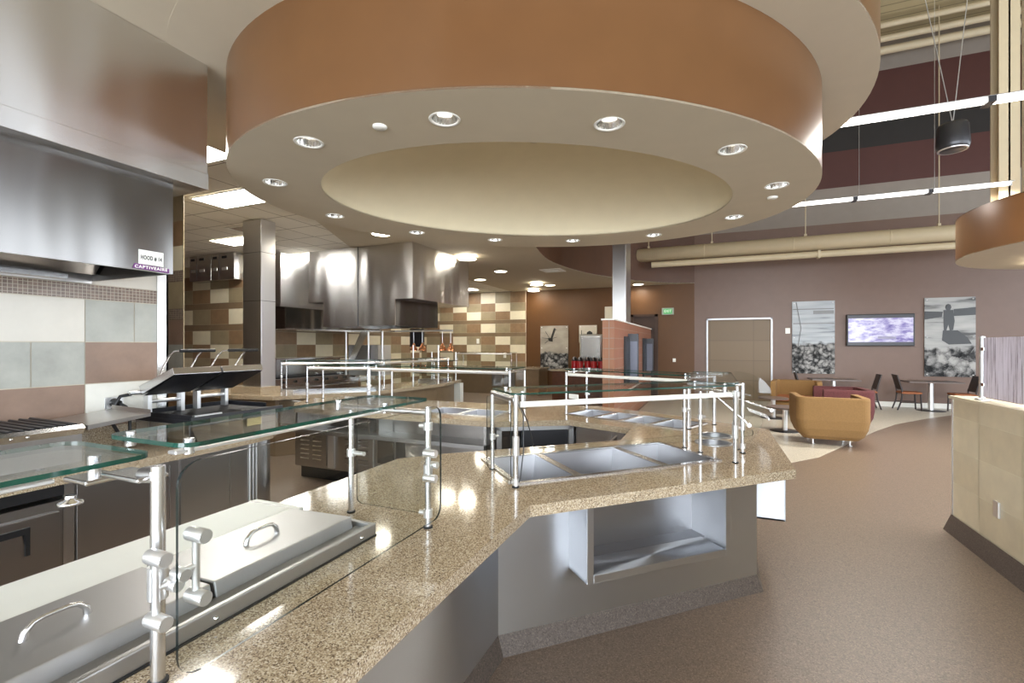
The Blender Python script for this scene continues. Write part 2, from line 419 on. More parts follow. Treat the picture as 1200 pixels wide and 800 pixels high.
# ceilings -------------------------------------------------------------------
CE = Vector((-1.47,3.98)); TH = math.radians(33.8)
def ell(a, b, n=96, t0=0, t1=2*PI, full=True):
    pts = []
    for i in range(n if full else n+1):
        t = t0+(t1-t0)*i/n
        x, y = a*math.cos(t), b*math.sin(t)
        pts.append((CE.x+x*math.cos(TH)-y*math.sin(TH), CE.y+x*math.sin(TH)+y*math.cos(TH)))
    return pts
struct('ceiling_tiles', MB().box(-12,-3.7,-5.2,15.75,3.62,3.66), M['ceil'])
struct('ceiling_soffit_near', MB().box(-4.5,-1.2,-5.2,3.55,3.602,3.616), M['plaster'])
up = ell(2.76,2.22,120)
struct('ceiling_soffit_oval', MB().prism(up,3.6,3.618), M['plaster'])
m = MB()
for ring, (z0,z1) in ((up,(3.6,6.2)),):
    n = len(ring); m.add([(p[0],p[1],z0) for p in ring]+[(p[0],p[1],z1) for p in ring], [(i,(i+1)%n,n+(i+1)%n,n+i) for i in range(n)], smooth=True)
# the drum only rises as an open fascia on the dining side, where no tile ceiling meets it
keep = [(f,mi) for f,mi in zip(m.f,m.m) if sum(m.v[i][0] for i in f)/4 > -2.2]
m.f = [k_[0] for k_ in keep]; m.m = [0]*len(keep); m.sm = [True]*len(keep)
struct('trim_2', m, M['brown'])
fas = [(-2.9,7.6),(-3.17,8.72),(-3.38,9.98),(-3.37,10.83),(-3.25,11.65),(-3.0,12.6),(-2.6,13.5),(-2.1,14.35),(-1.35,15.2),(-.45,15.74)]
fas_s = []
for i in range(len(fas)-1):
    p0 = Vector(fas[max(i-1,0)]); p1 = Vector(fas[i]); p2 = Vector(fas[i+1]); p3 = Vector(fas[min(i+2,len(fas)-1)])
    for k_ in range(6):
        t = k_/6; fas_s.append(tuple(.5*((2*p1)+(p2-p0)*t+(2*p0-5*p1+4*p2-p3)*t*t+(3*p1-p0-3*p2+p3)*t**3)))
fas_s.append(fas[-1])
sof = [(-1.6,5.6)]+fas_s+[(-6.6,15.74),(-6.6,7.4),(-5.0,4.3),(-3.3,3.6)]
struct('ceiling_soffit', MB().prism(sof,3.598,3.617), M['plaster'])
m = MB(); n = len(fas_s)
m.add([(p[0],p[1],3.6) for p in fas_s]+[(p[0],p[1],6.0) for p in fas_s]+[(p[0]-.05,p[1]-.02,3.6) for p in fas_s], [(i,i+1,n+i+1,n+i) for i in range(n-1)], smooth=True)
struct('trim_3', m, M['fascia'])
# hanging oval ring: brown band, beige underside, cream dome
ZR = 2.95; o_ = ell(2.43,1.875,128); i_ = ell(1.795,1.255,128); n = 128
m = MB()
m.add([(p[0],p[1],ZR) for p in o_]+[(p[0],p[1],3.62) for p in o_], [(i,(i+1)%n,n+(i+1)%n,n+i) for i in range(n)], smooth=True, mi=0)
lights_uv = [(-2.339,2.237),(-1.389,2.308),(-.538,2.729),(.134,3.4),(.493,4.305),(.221,5.204),(-.606,5.691),(-1.556,5.606),(-2.416,5.193),(-3.081,4.511),(-3.433,3.612),(-3.163,2.687)]
def circ(c, r, k=20): return [(c[0]+r*math.cos(2*PI*i/k), c[1]+r*math.sin(2*PI*i/k)) for i in range(k)]
m.prism(o_, ZR, ZR+.012, holes=[i_]+[circ(c,.075) for c in lights_uv], side=True, mi=1, mside=1)
# dome
prof = [(1.0,.0),(1.0,.02),(.985,.09),(.93,.2),(.82,.32),(.66,.42),(.45,.5),(.22,.54),(.02,.55)]
vs = []
for s_, h in prof:
    for p in i_: vs.append((CE.x+(p[0]-CE.x)*s_, CE.y+(p[1]-CE.y)*s_, ZR+h))
fs = [(i*n+k_,(i+1)*n+k_,(i+1)*n+(k_+1)%n,i*n+(k_+1)%n) for i in range(len(prof)-1) for k_ in range(n)]
m.add(vs, fs, smooth=True, mi=2)
struct('ceiling_ring', m, [M['brown'],M['plaster'],M['plaster_dome']])

# right-hand drum soffit
DC = (5.45,8.7); dr = circ(DC,2.06,80); n = 80; m = MB()
m.add([(p[0],p[1],ZR) for p in dr]+[(p[0],p[1],3.57) for p in dr], [(i,(i+1)%n,n+(i+1)%n,n+i) for i in range(n)], smooth=True, mi=0)
m.prism(dr,ZR,ZR+.012,mi=1); m.prism(dr,3.55,3.57,mi=0)
struct('ceiling_drum', m, [M['brown'],M['plaster']])

# doors, baseboards, half wall ------------------------------------------------
m = MB(); m.box(-.10,-.055,15.71,15.755,0,2.48); m.box(1.655,1.70,15.71,15.755,0,2.48); m.box(-.10,1.70,15.71,15.755,2.435,2.48)
d1 = struct('door_1', m, plain('door_frame_grey', (.42,.42,.43,1), .35, .6))
MB().box(-.055,1.655,15.738,15.752,0,2.42).build('door_leaf', M['doorbrown'], d1)
m = MB(); m.box(-2.40,-2.30,15.68,15.74,0,2.66); m.box(-1.64,-1.54,15.68,15.74,0,2.66); m.box(-2.40,-1.54,15.68,15.74,2.58,2.66)
d2 = struct('door_2', m, M['doordark'])
MB().box(-2.30,-1.64,15.725,15.74,0,2.58).build('door_leaf', M['doordark'], d2)  # flat dark sheet stands in for the shade of the recessed opening
MB().box(-2.25,-1.70,15.70,15.725,2.15,2.2).build('door_closer', M['darkgrey'], d2)
m = MB(); m.box(1.72,11.6,15.725,15.75,0,.13); m.box(-.45,-.11,15.725,15.75,0,.13)
struct('baseboard_far', m, M['white'])
def half_wall():
    m = MB(); m.box(2.004,2.156,-1.2,5.40,0,1.19,mi=0)
    zs = [.15,.445,.742,1.035,1.19]; ys = [5.395,4.957,4.37,3.78,3.19,2.6,2.0,1.4,.8,.2,-.4,-1.0]
    for i in range(4):
        for j in range(len(ys)-1):
            a,b = ys[j+1]+.004, ys[j]-.004; m.quad((2.0,b,zs[i]+.004),(2.0,a,zs[i]+.004),(2.0,a,zs[i+1]-.004),(2.0,b,zs[i+1]-.004),mi=1+3*((i+j)%2))
    m.box(1.985,2.19,-1.2,5.44,1.19,1.215,mi=2)
    m.box(1.995,2.165,5.395,5.412,.15,1.19,mi=3)
    return m
struct('wall_half', half_wall(), [plain('ivory_grout', lin(232,224,200), .8),M['t_half'],M['t_half'],M['alu'],tile_mat('ivory_tile_warm', lin(220,208,180), .08)])
m = MB(); m.add([(1.95,-1.2,0),(1.995,-1.2,.15),(1.995,5.42,.15),(1.95,5.45,0),(2.19,5.45,0),(2.17,5.42,.15)], [(0,3,2,1),(3,4,5,2)])
struct('baseboard_half', m, M['cove'], fix=True)

# ================================================================== SERVING ISLAND
TOP = .915
outer = [(-.78,-1.6),(-.78,2.065),(.48,3.29),(.48,4.76),(-.30,5.27),(-1.28,5.76),(-2.10,5.46),(-4.85,5.46),(-5.22,5.05),(-4.98,4.52),(-4.62,4.19),(-1.98,4.17),(-1.30,4.57),(-.655,4.335),(-.655,3.77),(-1.70,2.82),(-1.91,2.58),(-1.91,-1.6)]
def rectloc(o, ang, x0, x1, y0, y1):
    c, s = math.cos(ang), math.sin(ang)
    return [(o[0]+x*c-y*s, o[1]+x*s+y*c) for x,y in ((x0,y0),(x1,y0),(x1,y1),(x0,y1))]
A3 = math.radians(44.2); O3 = (-.964,2.333)
A4 = math.radians(-22.8); O4 = (-1.477,4.941)
O2 = (-2.98,4.43)
holes = [rectloc(O3,A3,.03,1.42,.03,.60), rectloc(O4,A4,.03,1.33,.03,.49), rectloc(O2,0,.03,.89,.03,.44), circ((.024,3.93),.115), circ((.04,4.25),.115)]
m = MB(); m.prism(outer[::-1], TOP-.055, TOP, holes=holes)
tag(m.build('worktop', M['granite'], bev=.004), 'polished tan speckled quartz serving counter top bending around the island', 'counter top')

# steel base under the counter
isl = empty('island_counter','brushed steel island base carrying the angled quartz serving counter','counter',(-1.3,2.2,0))
def loc(p): return (p[0]+1.3, p[1]-2.2)
C0, C1, C2 = (-1.06,-1.6), (-1.055,2.31), (.295,3.61)
def wallstrip(m, a, b, z0, z1, t=.02, ext=True):
    d = Vector((b[0]-a[0], b[1]-a[1])); n_ = Vector((-d.y,d.x)).normalized()*t
    m.prism([loc(a),loc(b),loc((b[0]+n_.x,b[1]+n_.y)),loc((a[0]+n_.x,a[1]+n_.y))], z0, z1)
m = MB(); wallstrip(m, C0, C1, .1, .86); m.build('side_panel', M['steel_base'], isl)
dL = math.hypot(C2[0]-C1[0],C2[1]-C1[1]); AN = math.atan2(C2[1]-C1[1],C2[0]-C1[0])
def fr2(x, y): return (C1[0]+x*math.cos(AN)-y*math.sin(AN), C1[1]+x*math.sin(AN)+y*math.cos(AN))
m = MB()
for a,b,z0,z1 in ((0,.44,.1,.86),(1.43,dL,.1,.86),(.44,1.43,.1,.425)): wallstrip(m, fr2(a,0), fr2(b,0), z0, z1)
m.build('front_panel', M['steel_base'], isl)
m = MB(); wallstrip(m, C2, (.295,4.7), .1, .86); m.build('end_panel', M['steel_base'], isl)
m = MB()
for a,b in (((.295,4.7),(-.35,5.10)),((-.35,5.10),(-1.26,5.55)),((-1.26,5.55),(-2.1,5.28)),((-2.1,5.28),(-4.75,5.28))): wallstrip(m,a,b,.1,.86)
m.build('rear_panel', M['steel_base'], isl)
# inside faces of the island towards the kitchen
m = MB(); wallstrip(m,(-1.80,2.62),(-1.80,-1.6),.1,.86); wallstrip(m,(-.78,3.84),(-1.80,2.9),.1,.86); wallstrip(m,(-.78,4.22),(-.78,3.84),.1,.86)
m.build('inner_panel', M['steel_back'], isl)
m = MB(); wallstrip(m,(-1.26,4.68),(-.74,4.46),.1,.86); m.build('corner_panel', M['steel'], isl)
# cove base
m = MB()
cp = [(-1.02,-1.6),(-1.015,2.29),(.335,3.59),(.335,4.75)]; ip = [(-1.06,-1.6),(-1.055,2.31),(.295,3.61),(.295,4.7)]
vs = [loc(p)+(0,) for p in cp]+[loc(p)+(.1,) for p in ip]
m.add(vs,[(i,i+1,5+i,4+i) for i in range(3)])
m.build('cove_base', M['cove'], isl, fix=True)
m = MB(); m.box(-3.4,-.5,2.3,3.0,.0,.1); m.build('plinth', M['darkgrey'], isl)

# display niche on the angled face
def niche(name, label, o, ang, L, z0, z1, out, depth, fw=.04):
    e = empty(name, label, 'display shelf', (o[0],o[1],z0), ang)
    H = z1-z0; m = MB()
    m.box(0,.012,-out,depth,0,H); m.box(L-.012,L,-out,depth,0,H); m.box(0,L,-out,depth,0,.012)
    m.build('shelf_box', M['steel_base'], e)
    MB().box(.012,L-.012,depth-.012,depth,.012,H).build('back_panel', M['steel_well'], e)
    m = MB(); m.box(-.002,fw,-out-.006,-out,0,H); m.box(L-fw,L+.002,-out-.006,-out,0,H); m.box(fw,L-fw,-out-.006,-out,0,fw); m.box(fw,L-fw,-out,.0,fw-.006,fw)
    m.build('face_frame', M['steel_base'], e, bev=.002)
    MB().box(.012,L-.012,0,depth-.012,.03,.04).build('shelf_board', M['steel_well'], e)
    return e
pn = fr2(.43,0)
niche('display_niche','open steel display niche projecting from the angled front of the serving counter',pn,AN,1.0,.392,.858,.20,.125)
niche('display_niche','steel niche box hanging under the right tip of the counter, its side lit white',(.295,3.87),PI/2,.62,.40,.858,.20,.0)

# ---- food wells
def well(name, label, o, ang, L, D, divs, depth=.17, rim=.035):
    e = empty(name, label, 'food well', (o[0],o[1],TOP), ang)
    m = MB()
    m.prism([(0,0),(L,0),(L,D),(0,D)], .0, .008, holes=[[(rim,rim),(L-rim,rim),(L-rim,D-rim),(rim,D-rim)]])
    m.build('rim', M['satin'], e, bev=.002)
    xs = [rim]+[rim+(L-2*rim)*d for d in divs]+[L-rim]
    for i in range(len(xs)-1):
        a, b = xs[i]+(.0 if i==0 else .025), xs[i+1]-(.0 if i==len(xs)-2 else .025)
        c, d = rim, D-rim; m = MB(); t = .03
        m.add([(a,c,.004),(b,c,.004),(b,d,.004),(a,d,.004),(a+t,c+t,-depth),(b-t,c+t,-depth),(b-t,d-t,-depth),(a+t,d-t,-depth)],
              [(0,1,5,4),(1,2,6,5),(2,3,7,6),(3,0,4,7),(4,5,6,7)])
        m.build('pan', M['steel_well'], e)
    for x in xs[1:-1]:
        MB().box(x-.026,x+.026,rim,D-rim,-.004,.006).build('divider_bar', M['steel'], e, bev=.003)
    return e
well('three_pan_well','three-pan steel food well sunk in the front angled counter under the glass guard',O3,A3,1.45,.63,(.27,.72))
well('four_pan_well','long four-pan steel food well in the rear right leg of the counter',O4,A4,1.36,.52,(.25,.5,.75))
well('two_pan_well','small two-pan steel food well in the rear left leg of the counter',O2,0,.92,.47,(.5,))
for (cx,cy),lb in (((.024,3.93),'nearer round steel soup well beside the counter tip'),((.04,4.25),'farther round steel soup well beside the counter tip')):
    e = empty('soup_well', lb, 'soup well', (cx,cy,TOP))
    MB().lathe([(.135,0),(.135,.008),(.112,.008),(.112,0)], seg=32).build('rim', M['steel_well'], e)
    MB().lathe([(.113,.006),(.110,-.2),(.02,-.2),(.001,-.2)], seg=32).build('pot', M['steel_well'], e)
# ---- sandwich rail with cutting board and two lids
rail = e = empty('sandwich_prep_rail','long steel cold rail on the near counter leg with hinged lids, beside the white board','cold rail',(-1.22,-1.2,TOP))
LY = 2.706
m = MB(); m.box(-.70,-.01,LY-.02,LY,0,.05); m.box(-.02,0,0,LY,.004,.05); m.box(-.70,-.68,0,LY,0,.03)
m.build('frame', M['steel_h'], e, bev=.004)
m = MB(); m.box(-.085,-.02,0,LY-.02,.028,.032); m.build('channel', M['steel_h'], e)
m = MB(); m.box(-.03,.004,0,LY-.0,0,.006); m.build('gasket', M['rubber'], e)
for i_, y in enumerate((2.62,2.05,1.5)):
    MB().lathe([(.001,.008),(.006,.006),(.007,0)], c=(0,y,.024), seg=10, axis='x').build('screw', M['chrome'], e)
tag(MB().box(-1.915,-1.63,-1.2,1.53,TOP+.03,TOP+.05).build('cutting_board', M['cutting'], bev=.004), 'long white cutting board along the kitchen side of the cold rail','cutting board')
def prep_lid(y0, y1):
    h = (y1-y0)/2-.003; T = Matrix.Translation((-1.46+1.22,(y0+y1)/2+1.2,.05)); m = MB()
    m.add([(-.165,-h,.018),(.15,-h,.026),(.15,h,.026),(-.165,h,.018),(-.165,-h,-.015),(.16,-h,-.02),(.16,h,-.02),(-.165,h,-.015)],
          [(0,1,2,3),(0,4,5,1),(1,5,6,2),(2,6,7,3),(3,7,4,0),(7,6,5,4)])
    l = m.xf(T).build('lid', M['steel_h'], rail, bev=.004)
    hw = .062
    MB().tube([(0,-hw,.022),(0,-hw+.004,.04),(0,-hw+.02,.056),(0,-hw+.04,.06),(0,hw-.04,.06),(0,hw-.02,.056),(0,hw-.004,.04),(0,hw,.022)],[.009,.008,.0065,.006,.006,.0065,.008,.009],10).xf(T).build('handle', M['chrome'], l)
prep_lid(.905,1.468); prep_lid(.34,.90); prep_lid(-.225,.335)

# ---- sneeze guards
def pane(name, parent, plane, c, u0, u1, z0, z1, t=.008, r=.03, which=(1,1,1,1)):
    """rounded glass sheet in the plane x=c or y=c or z=c of its parent"""
    pts = []
    for (cx,cy,a0,w) in ((u1-r,z1-r,0,which[0]),(u0+r,z1-r,PI/2,which[1]),(u0+r,z0+r,PI,which[2]),(u1-r,z0+r,1.5*PI,which[3])):
        if w:
            for k_ in range(6): a = a0+k_*PI/10; pts.append((cx+r*math.cos(a), cy+r*math.sin(a)))
        else: pts.append((cx+r*(1 if a0 in (0,1.5*PI) else -1), cy+r*(1 if a0 in (0,PI/2) else -1)))
    m = MB(); m.prism(pts, -t/2, t/2, mi=0, mside=1)
    if plane=='z': m.v = [(x,y,z+c) for x,y,z in m.v]
    elif plane=='x': m.v = [(z+c,x,y) for x,y,z in m.v]
    else: m.v = [(x,z+c,y) for x,y,z in m.v]
    return m.build(name, [M['glass'],M['glassedge'] if name=='glass_shelf' else M['paneedge']], parent)
def post(e, x, y, h, r=.0135, sleeve=None):
    p = MB().tube([(x,y,0),(x,y,h)], r, 16).build('post', M['satin'], e)
    MB().tube([(x,y,.0005),(x,y,.007)], r+.006, 16).build('base_ring', M['rubber'], p)
    if sleeve: MB().tube([(x,y,sleeve[0]),(x,y,sleeve[1])], r+.0055, 16).build('sleeve', M['alu'], p)
    return p
def knob(m, c, d=(1,0,0), r=.012, L=.03):
    c = Vector(c); d = Vector(d).normalized(); m.tube([c, c+d*L*.96, c+d*L],[r,r,r*.9],14)
def clamp(e, x, y, z, d, L=.05):
    m = MB(); v = Vector((d[0],d[1],0))
    m.tube([(x,y,z-.016),(x,y,z+.016)], .0195, 14)
    p = Vector((x,y,z)); m.tube([p+v*.014, p+v*L], .010, 8)
    m.build('clamp', M['alu'], e)
def standoff(e, x, y, z0, z1):
    MB().tube([(x,y,z0),(x,y,z1)], .0135, 14).build('standoff', M['satin'], e)
GH = .5
# near guard: local x runs along world +Y, local y towards the server (world -X)
def to_local(e, X, Y):
    d = Vector((X-e.location.x, Y-e.location.y)); a = -e.rotation_euler.z
    return (d.x*math.cos(a)-d.y*math.sin(a), d.x*math.sin(a)+d.y*math.cos(a))
g = empty('sneeze_guard','glass sneeze guard over the steel lids on the near counter leg','sneeze guard',(-1.137,.659,TOP),PI/2)
post(g,0,0,.485,.0145,(.19,.262)); post(g,.994,-.063,.50,.0135,(.20,.26)); post(g,1.01,.355,.47,.0125)
MB().box(-.035,.03,.01,.15,.452,.462).build('bracket', M['chrome'], g, bev=.004)
MB().tube([(0,-.0,.465),(0,.05,.46)],.018,14).build('top_arm', M['satin'], g)
MB().tube([(1.0,-.06,.475),(1.0,.38,.475)],.014,12).build('top_arm', M['satin'], g)
MB().box(.13,1.0,.150,.185,.466,.476).build('light_bar', M['alu'], g, bev=.003)
pane('glass_shelf', g, 'z', .492, .13, 1.285, .11, .475, t=.012, r=.05)
for x,y in ((.17,.16),(.17,.42),(1.0,.16),(1.0,.42)): standoff(g,x,y,.462,.503)
pane('glass_front', g, 'y', -.107, -.025, 1.02, .045, .505, t=.008, r=.05)
pane('glass_end', g, 'x', 1.03, -.03, .34, .04, .47, t=.005, r=.03)
def clampbar(e, x, y, z0, z1, side, out):
    m = MB(); m.tube([(x,y,z0),(x,y,z1)], .008, 10)
    for z in (z0,z1): knob(m,(x,y+.02,z),(0,-1,0),.0165,.055)
    knob(m,(x-side*.035,y+.015,(z0+z1)/2-.005),(0,-1,0),.0145,.035)
    m.tube([(x,y,(z0+z1)/2),(x-side*.035,y,(z0+z1)/2)],.007,8)
    m.build('glass_clamp', M['alu'], e)
clampbar(g,.045,-.060,.185,.325,1,0); clampbar(g,-.03,-.045,.165,.30,-1,0); clampbar(g,.965,-.085,.215,.315,-1,0)
clamp(g,1.01,.355,.27,(0,-1),.075); clamp(g,.994,-.063,.06,(0,1),.04); clamp(g,.994,-.063,.42,(0,1),.04)
# neighbouring guard running out of the frame
g = empty('sneeze_guard','glass sneeze guard shelf at the left edge of the picture','sneeze guard',(-1.137,.60,TOP),PI/2)
pane('glass_shelf', g, 'z', .468, -1.9, .172, .20, .60, t=.012, r=.05)
MB().box(-1.9,-.02,.235,.27,.44,.45).build('light_bar', M['alu'], g, bev=.003)
MB().box(.02,.10,.20,.30,.425,.437).build('bracket', M['chrome'], g, bev=.004)
for x,y in ((.06,.25),(-.12,.30),(-1.4,.25)): standoff(g,x,y,.435,.485)
post(g,-1.5,.0,.48); post(g,-1.5,.42,.46)
MB().lathe([(.001,0),(.022,.002),(.022,.008),(.01,.012),(.01,.022)], c=(-.03,.15,.405), seg=18).build('foot_disc', M['chrome'], g)
# three pan well guard
g = empty('sneeze_guard','glass sneeze guard standing over the three-pan food well','sneeze guard',(-.948,2.299,TOP),math.radians(43.3))
post(g,0,0,.50,.0135,(.17,.27)); post(g,-.005,.385,.455,.0125); post(g,1.508,0,.45,.0135,(.18,.26)); post(g,1.50,.30,.43,.0125); post(g,1.5,.46,.43,.0125)
MB().tube([(0,-.0,.465),(0,.40,.465)],.016,12).build('top_arm', M['satin'], g)
MB().tube([(1.505,0,.45),(1.5,.46,.45)],.014,12).build('top_arm', M['satin'], g)
MB().tube([(.03,.02,.435),(1.49,.02,.435)],.016,14).build('light_tube', M['white'], g)
pane('glass_shelf', g, 'z', .497, -.03, 1.50, -.03, .34, t=.010, r=.04)
pane('glass_end', g, 'x', -.035, -.02, .40, .02, .45, t=.004, r=.03)
for x,y in ((.05,.03),(.05,.30),(1.45,.03),(1.45,.30)): standoff(g,x,y,.45,.505)
for (x,y,z,d) in ((-.005,.385,.2,(1,0)),(1.50,.3,.25,(1,0)),(1.508,0,.22,(1,0)),(0,0,.03,(-1,0)),(1.5,.46,.28,(1,0))): clamp(g,x,y,z,d,.04)
m = MB(); m.tube([(.02,.03,.45),(.05,.02,.38),(.045,.0,.2),(.02,-.015,.05),(.01,-.016,.03)],.0035,6); m.build('cable', M['black'], g)
m = MB(); m.tube([(.03,.03,.45),(.09,.05,.33),(.13,.08,.22),(.16,.12,.17),(.3,.16,.16)],.003,6); m.build('cable', M['black'], g)
pane('glass_front', g, 'y', .13, .16, 1.80, .13, .17, t=.006, r=.015)
# tip guard with rounded end panes and menu holder
g = empty('sneeze_guard','rounded glass sneeze guard at the right tip of the counter','sneeze guard',(.21,3.45,TOP),PI/2)
for x,y,h in ((-.13,.06,.46),(.19,0,.49),(.30,.03,.49),(1.40,.17,.49),(1.05,.38,.46)): post(g,x,y,h,.0125,(.16,.24) if x<.25 else None)
def dpane(x, w, z0, z1):
    pts = [(0,z0),(.0,z1)]
    for k_ in range(1,13):
        a = PI/2-k_*PI/16; pts.append((w*math.cos(a), z1-.2+.2*math.sin(a)))
    pts += [(w*.35,z0+.01)]
    m = MB(); m.prism(pts,-.004,.004,mi=0,mside=1); m.v = [(z+x,-px,py) for px,py,z in m.v]
    return m.build('glass_end', [M['glass'],M['paneedge']], g)
dpane(.20,.13,.06,.49); dpane(1.35,.30,.05,.51)
pane('glass_shelf', g, 'z', .497, .0, 1.38, .03, .36, t=.010, r=.04)
MB().tube([(.19,.0,.478),(.19,.36,.478)],.013,10).build('top_arm', M['satin'], g)
MB().tube([(1.38,.1,.478),(1.38,.40,.478)],.013,10).build('top_arm', M['satin'], g)
MB().tube([(.1,.20,.43),(.06,-.03,.22)],.006,8).build('angled_strut', M['chrome'], g); MB().tube([(.55,.10,.37),(.62,-.22,.26)],.006,8).build('angled_strut', M['chrome'], g)
for c in ((.1,.20,.43),(.06,-.03,.22),(.62,-.22,.26)):
    m = MB(); knob(m,c,(-1,0,0),.014,.03); m.build('knob', M['chrome'], g)
m = MB(); m.add([(.45,-.06,.26),(.45,-.185,.215),(.70,-.185,.215),(.70,-.06,.26)],[(0,1,2,3)]); m.box(.45,.70,-.19,-.185,.20,.22); m.build('menu_holder', M['satin'], g)
clamp(g,.19,0,.05,(-1,0),.04); clamp(g,.30,.03,.4,(-1,0),.04)
# four pan well guard
g = empty('sneeze_guard','glass sneeze guard over the four-pan food well at the rear','sneeze guard',(-1.34,5.44,TOP),math.radians(-25.5))
post(g,0,0,.47,.0125); post(g,-.0+.10,-.47,.45,.0125); post(g,1.50,.05,.47,.0125); post(g,1.46,-.36,.45,.0125)
MB().tube([(.1,-.47,.455),(0,.02,.455)],.014,10).build('top_arm', M['satin'], g)
MB().tube([(1.46,-.36,.455),(1.5,.05,.455)],.014,10).build('top_arm', M['satin'], g)
MB().tube([(.10,-.44,.43),(1.47,-.36,.43)],.016,12).build('light_tube', M['white'], g)
pane('glass_shelf', g, 'z', .485, .05, 1.52, -.46, -.08, t=.010, r=.04)
for x,y in ((.15,-.40),(.15,-.14),(1.42,-.34),(1.42,-.12)): standoff(g,x,y,.45,.495)
MB().box(.12,.25,-.45,-.44,.17,.22).build('price_card', M['white'], g)
clamp(g,0,0,.18,(1,0),.04)
pane('glass_front', g, 'y', .02, .0, 1.5, .06, .46, t=.006, r=.02)
# rear left leg guards
def small_guard(label, o, ang, L, D):
    g = empty('sneeze_guard', label, 'sneeze guard', (o[0],o[1],TOP), ang)
    for x in (0,L):
        post(g,x,0,.47,.0125); post(g,x,D,.47,.0125); clamp(g,x,0,.24,(0,1),.04)
        MB().tube([(x,0,.46),(x,D,.46)],.014,10).build('top_arm', M['satin'], g)
    MB().tube([(.0,0.02,.445),(L,.02,.445)],.02,12).build('light_tube', M['alu'], g)
    pane('glass_shelf', g, 'z', .49, -.02, L+.02, .0, D, t=.010, r=.03)
    pane('glass_front', g, 'y', D+.03, .0, L, .05, .45, t=.006, r=.02)
    for x in (.06,L-.06): standoff(g,x,.05,.45,.50)
    return g
small_guard('glass sneeze guard over the two-pan well, right half of the rear left leg',(-3.95,4.75),0,1.92,.45)
small_guard('short glass sneeze guard at the left end of the rear left leg',(-4.86,4.62),math.radians(22),.80,.5)

# ---- server side of the rear leg: louvred cabinet, ledge, open bays
def louvre_cab():
    e = empty('refrigerated_cabinet','low steel cabinet with louvred doors under the rear left leg','cabinet',(-4.85,4.42,0))
    MB().box(0,1.55,.0,.7,.15,.62).build('body', M['steel_back'], e)
    for x0 in (.03,.74):
        d = MB().box(x0,x0+.50,-.02,0,.19,.60).build('door', M['steel_back'], e, bev=.003)
        for i in range(6):
            for j in range(2):
                z = .25+i*.055; x = x0+.09+j*.2
                m = MB(); m.add([(x,-.021,z),(x+.14,-.021,z),(x+.14,-.034,z+.006),(x,-.034,z+.006),(x,-.021,z+.018),(x+.14,-.021,z+.018)],[(0,1,2,3),(3,2,5,4),(0,3,4),(1,5,2)])
                m.build('louvre', M['steel'], d)
    MB().box(.56,.66,-.03,0,.17,.61).build('handle_strip', M['alu'], e, bev=.006)
    MB().box(.05,1.5,.05,.6,0,.15).build('plinth', M['black'], e)
    MB().box(1.30,1.52,-.015,0,.30,.60).build('control_panel', M['steel_dark'], e)
louvre_cab()
e = empty('steel_ledge','long steel work ledge with upstand along the server side of the rear leg','work ledge',(-4.6,4.15,.60))
m = MB(); m.box(0,2.55,0,.30,.055,.075); m.box(0,2.55,-.005,.02,.03,.075); m.build('ledge', M['steel_h'], e, bev=.003)
MB().box(0,2.6,.29,.31,.07,.26).build('upstand', M['steel_back'], e)
for x in (.02,1.1,1.22,2.53): MB().box(x,x+.03,.03,.28,.075,.26).build('divider', M['steel'], e)
m = MB(); m.box(1.55,2.5,.1,.3,-.42,.05); m.build('front_panel', M['steel_back'], e)
e = empty('open_bay','open steel bay with glass cooler door under the rear corner of the counter','cooler',(-1.98,4.30,0),math.radians(31.5))
m = MB(); m.box(0,.05,0,.05,.1,.858); m.box(.75,.80,0,.05,.1,.858); m.box(.0,.8,0,.05,.80,.858); m.build('frame', M['alu'], e)
MB().box(.05,.28,.3,.32,.1,.8).build('bay_shade', M['black'], e)  # black sheet standing for the shade inside the open bay
MB().box(.28,.75,.035,.05,.12,.79).build('glass_door', M['darkgrey'], e)
MB().box(.30,.73,.0,.034,.45,.46).build('shelf', M['steel'], e)

# ================================================================== LEFT: HOOD AND COOKLINE
e = empty('exhaust_hood','huge brushed steel kitchen exhaust hood filling the upper left corner','exhaust hood',(-4.25,2.17,2.14))
def HX(x0,x1,y0,y1,z0,z1,m): m.box(x0+4.25,x1+4.25,y0-2.17,y1-2.17,z0-2.14,z1-2.14)
m = MB(); HX(-4.23,-3.20,-3,2.17,2.85,3.60,m); m.build('upper_enclosure', M['steel_hood'], e)
m = MB(); HX(-4.23,-3.194,-3,2.176,2.74,2.85,m); m.build('enclosure_lip', M['steel_hood'], e, bev=.003)
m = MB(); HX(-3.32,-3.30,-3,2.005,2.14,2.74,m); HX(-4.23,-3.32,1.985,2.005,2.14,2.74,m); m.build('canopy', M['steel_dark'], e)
m = MB(); HX(-4.23,-3.32,-3,1.985,2.60,2.62,m); HX(-4.23,-4.20,-3,1.985,2.12,2.6,m); m.build('canopy_lining', M['steel_back'], e)
m = MB(); HX(-4.20,-4.10,-3,1.8,2.13,2.16,m); m.build('grease_gutter', M['steel'], e)
m = MB(); m.add([(.12,-3,.04),(.12,-.2,.04),(.55,-.2,.44),(.55,-3,.44)],[(0,1,2,3)]); m.build('filter_bank', M['steel_back'], e)
m = MB(); m.lathe([(.001,-.10),(.03,-.09),(.045,-.05),(.04,-.01),(.05,0),(.05,.02)], c=(.62,-.62,.17), seg=18); m.build('lamp_globe', M['alu'], e)
MB().lathe([(.055,0),(.07,.03),(.07,.3)], c=(.62,-.62,.18), seg=14).build('lamp_socket', M['darkgrey'], e)
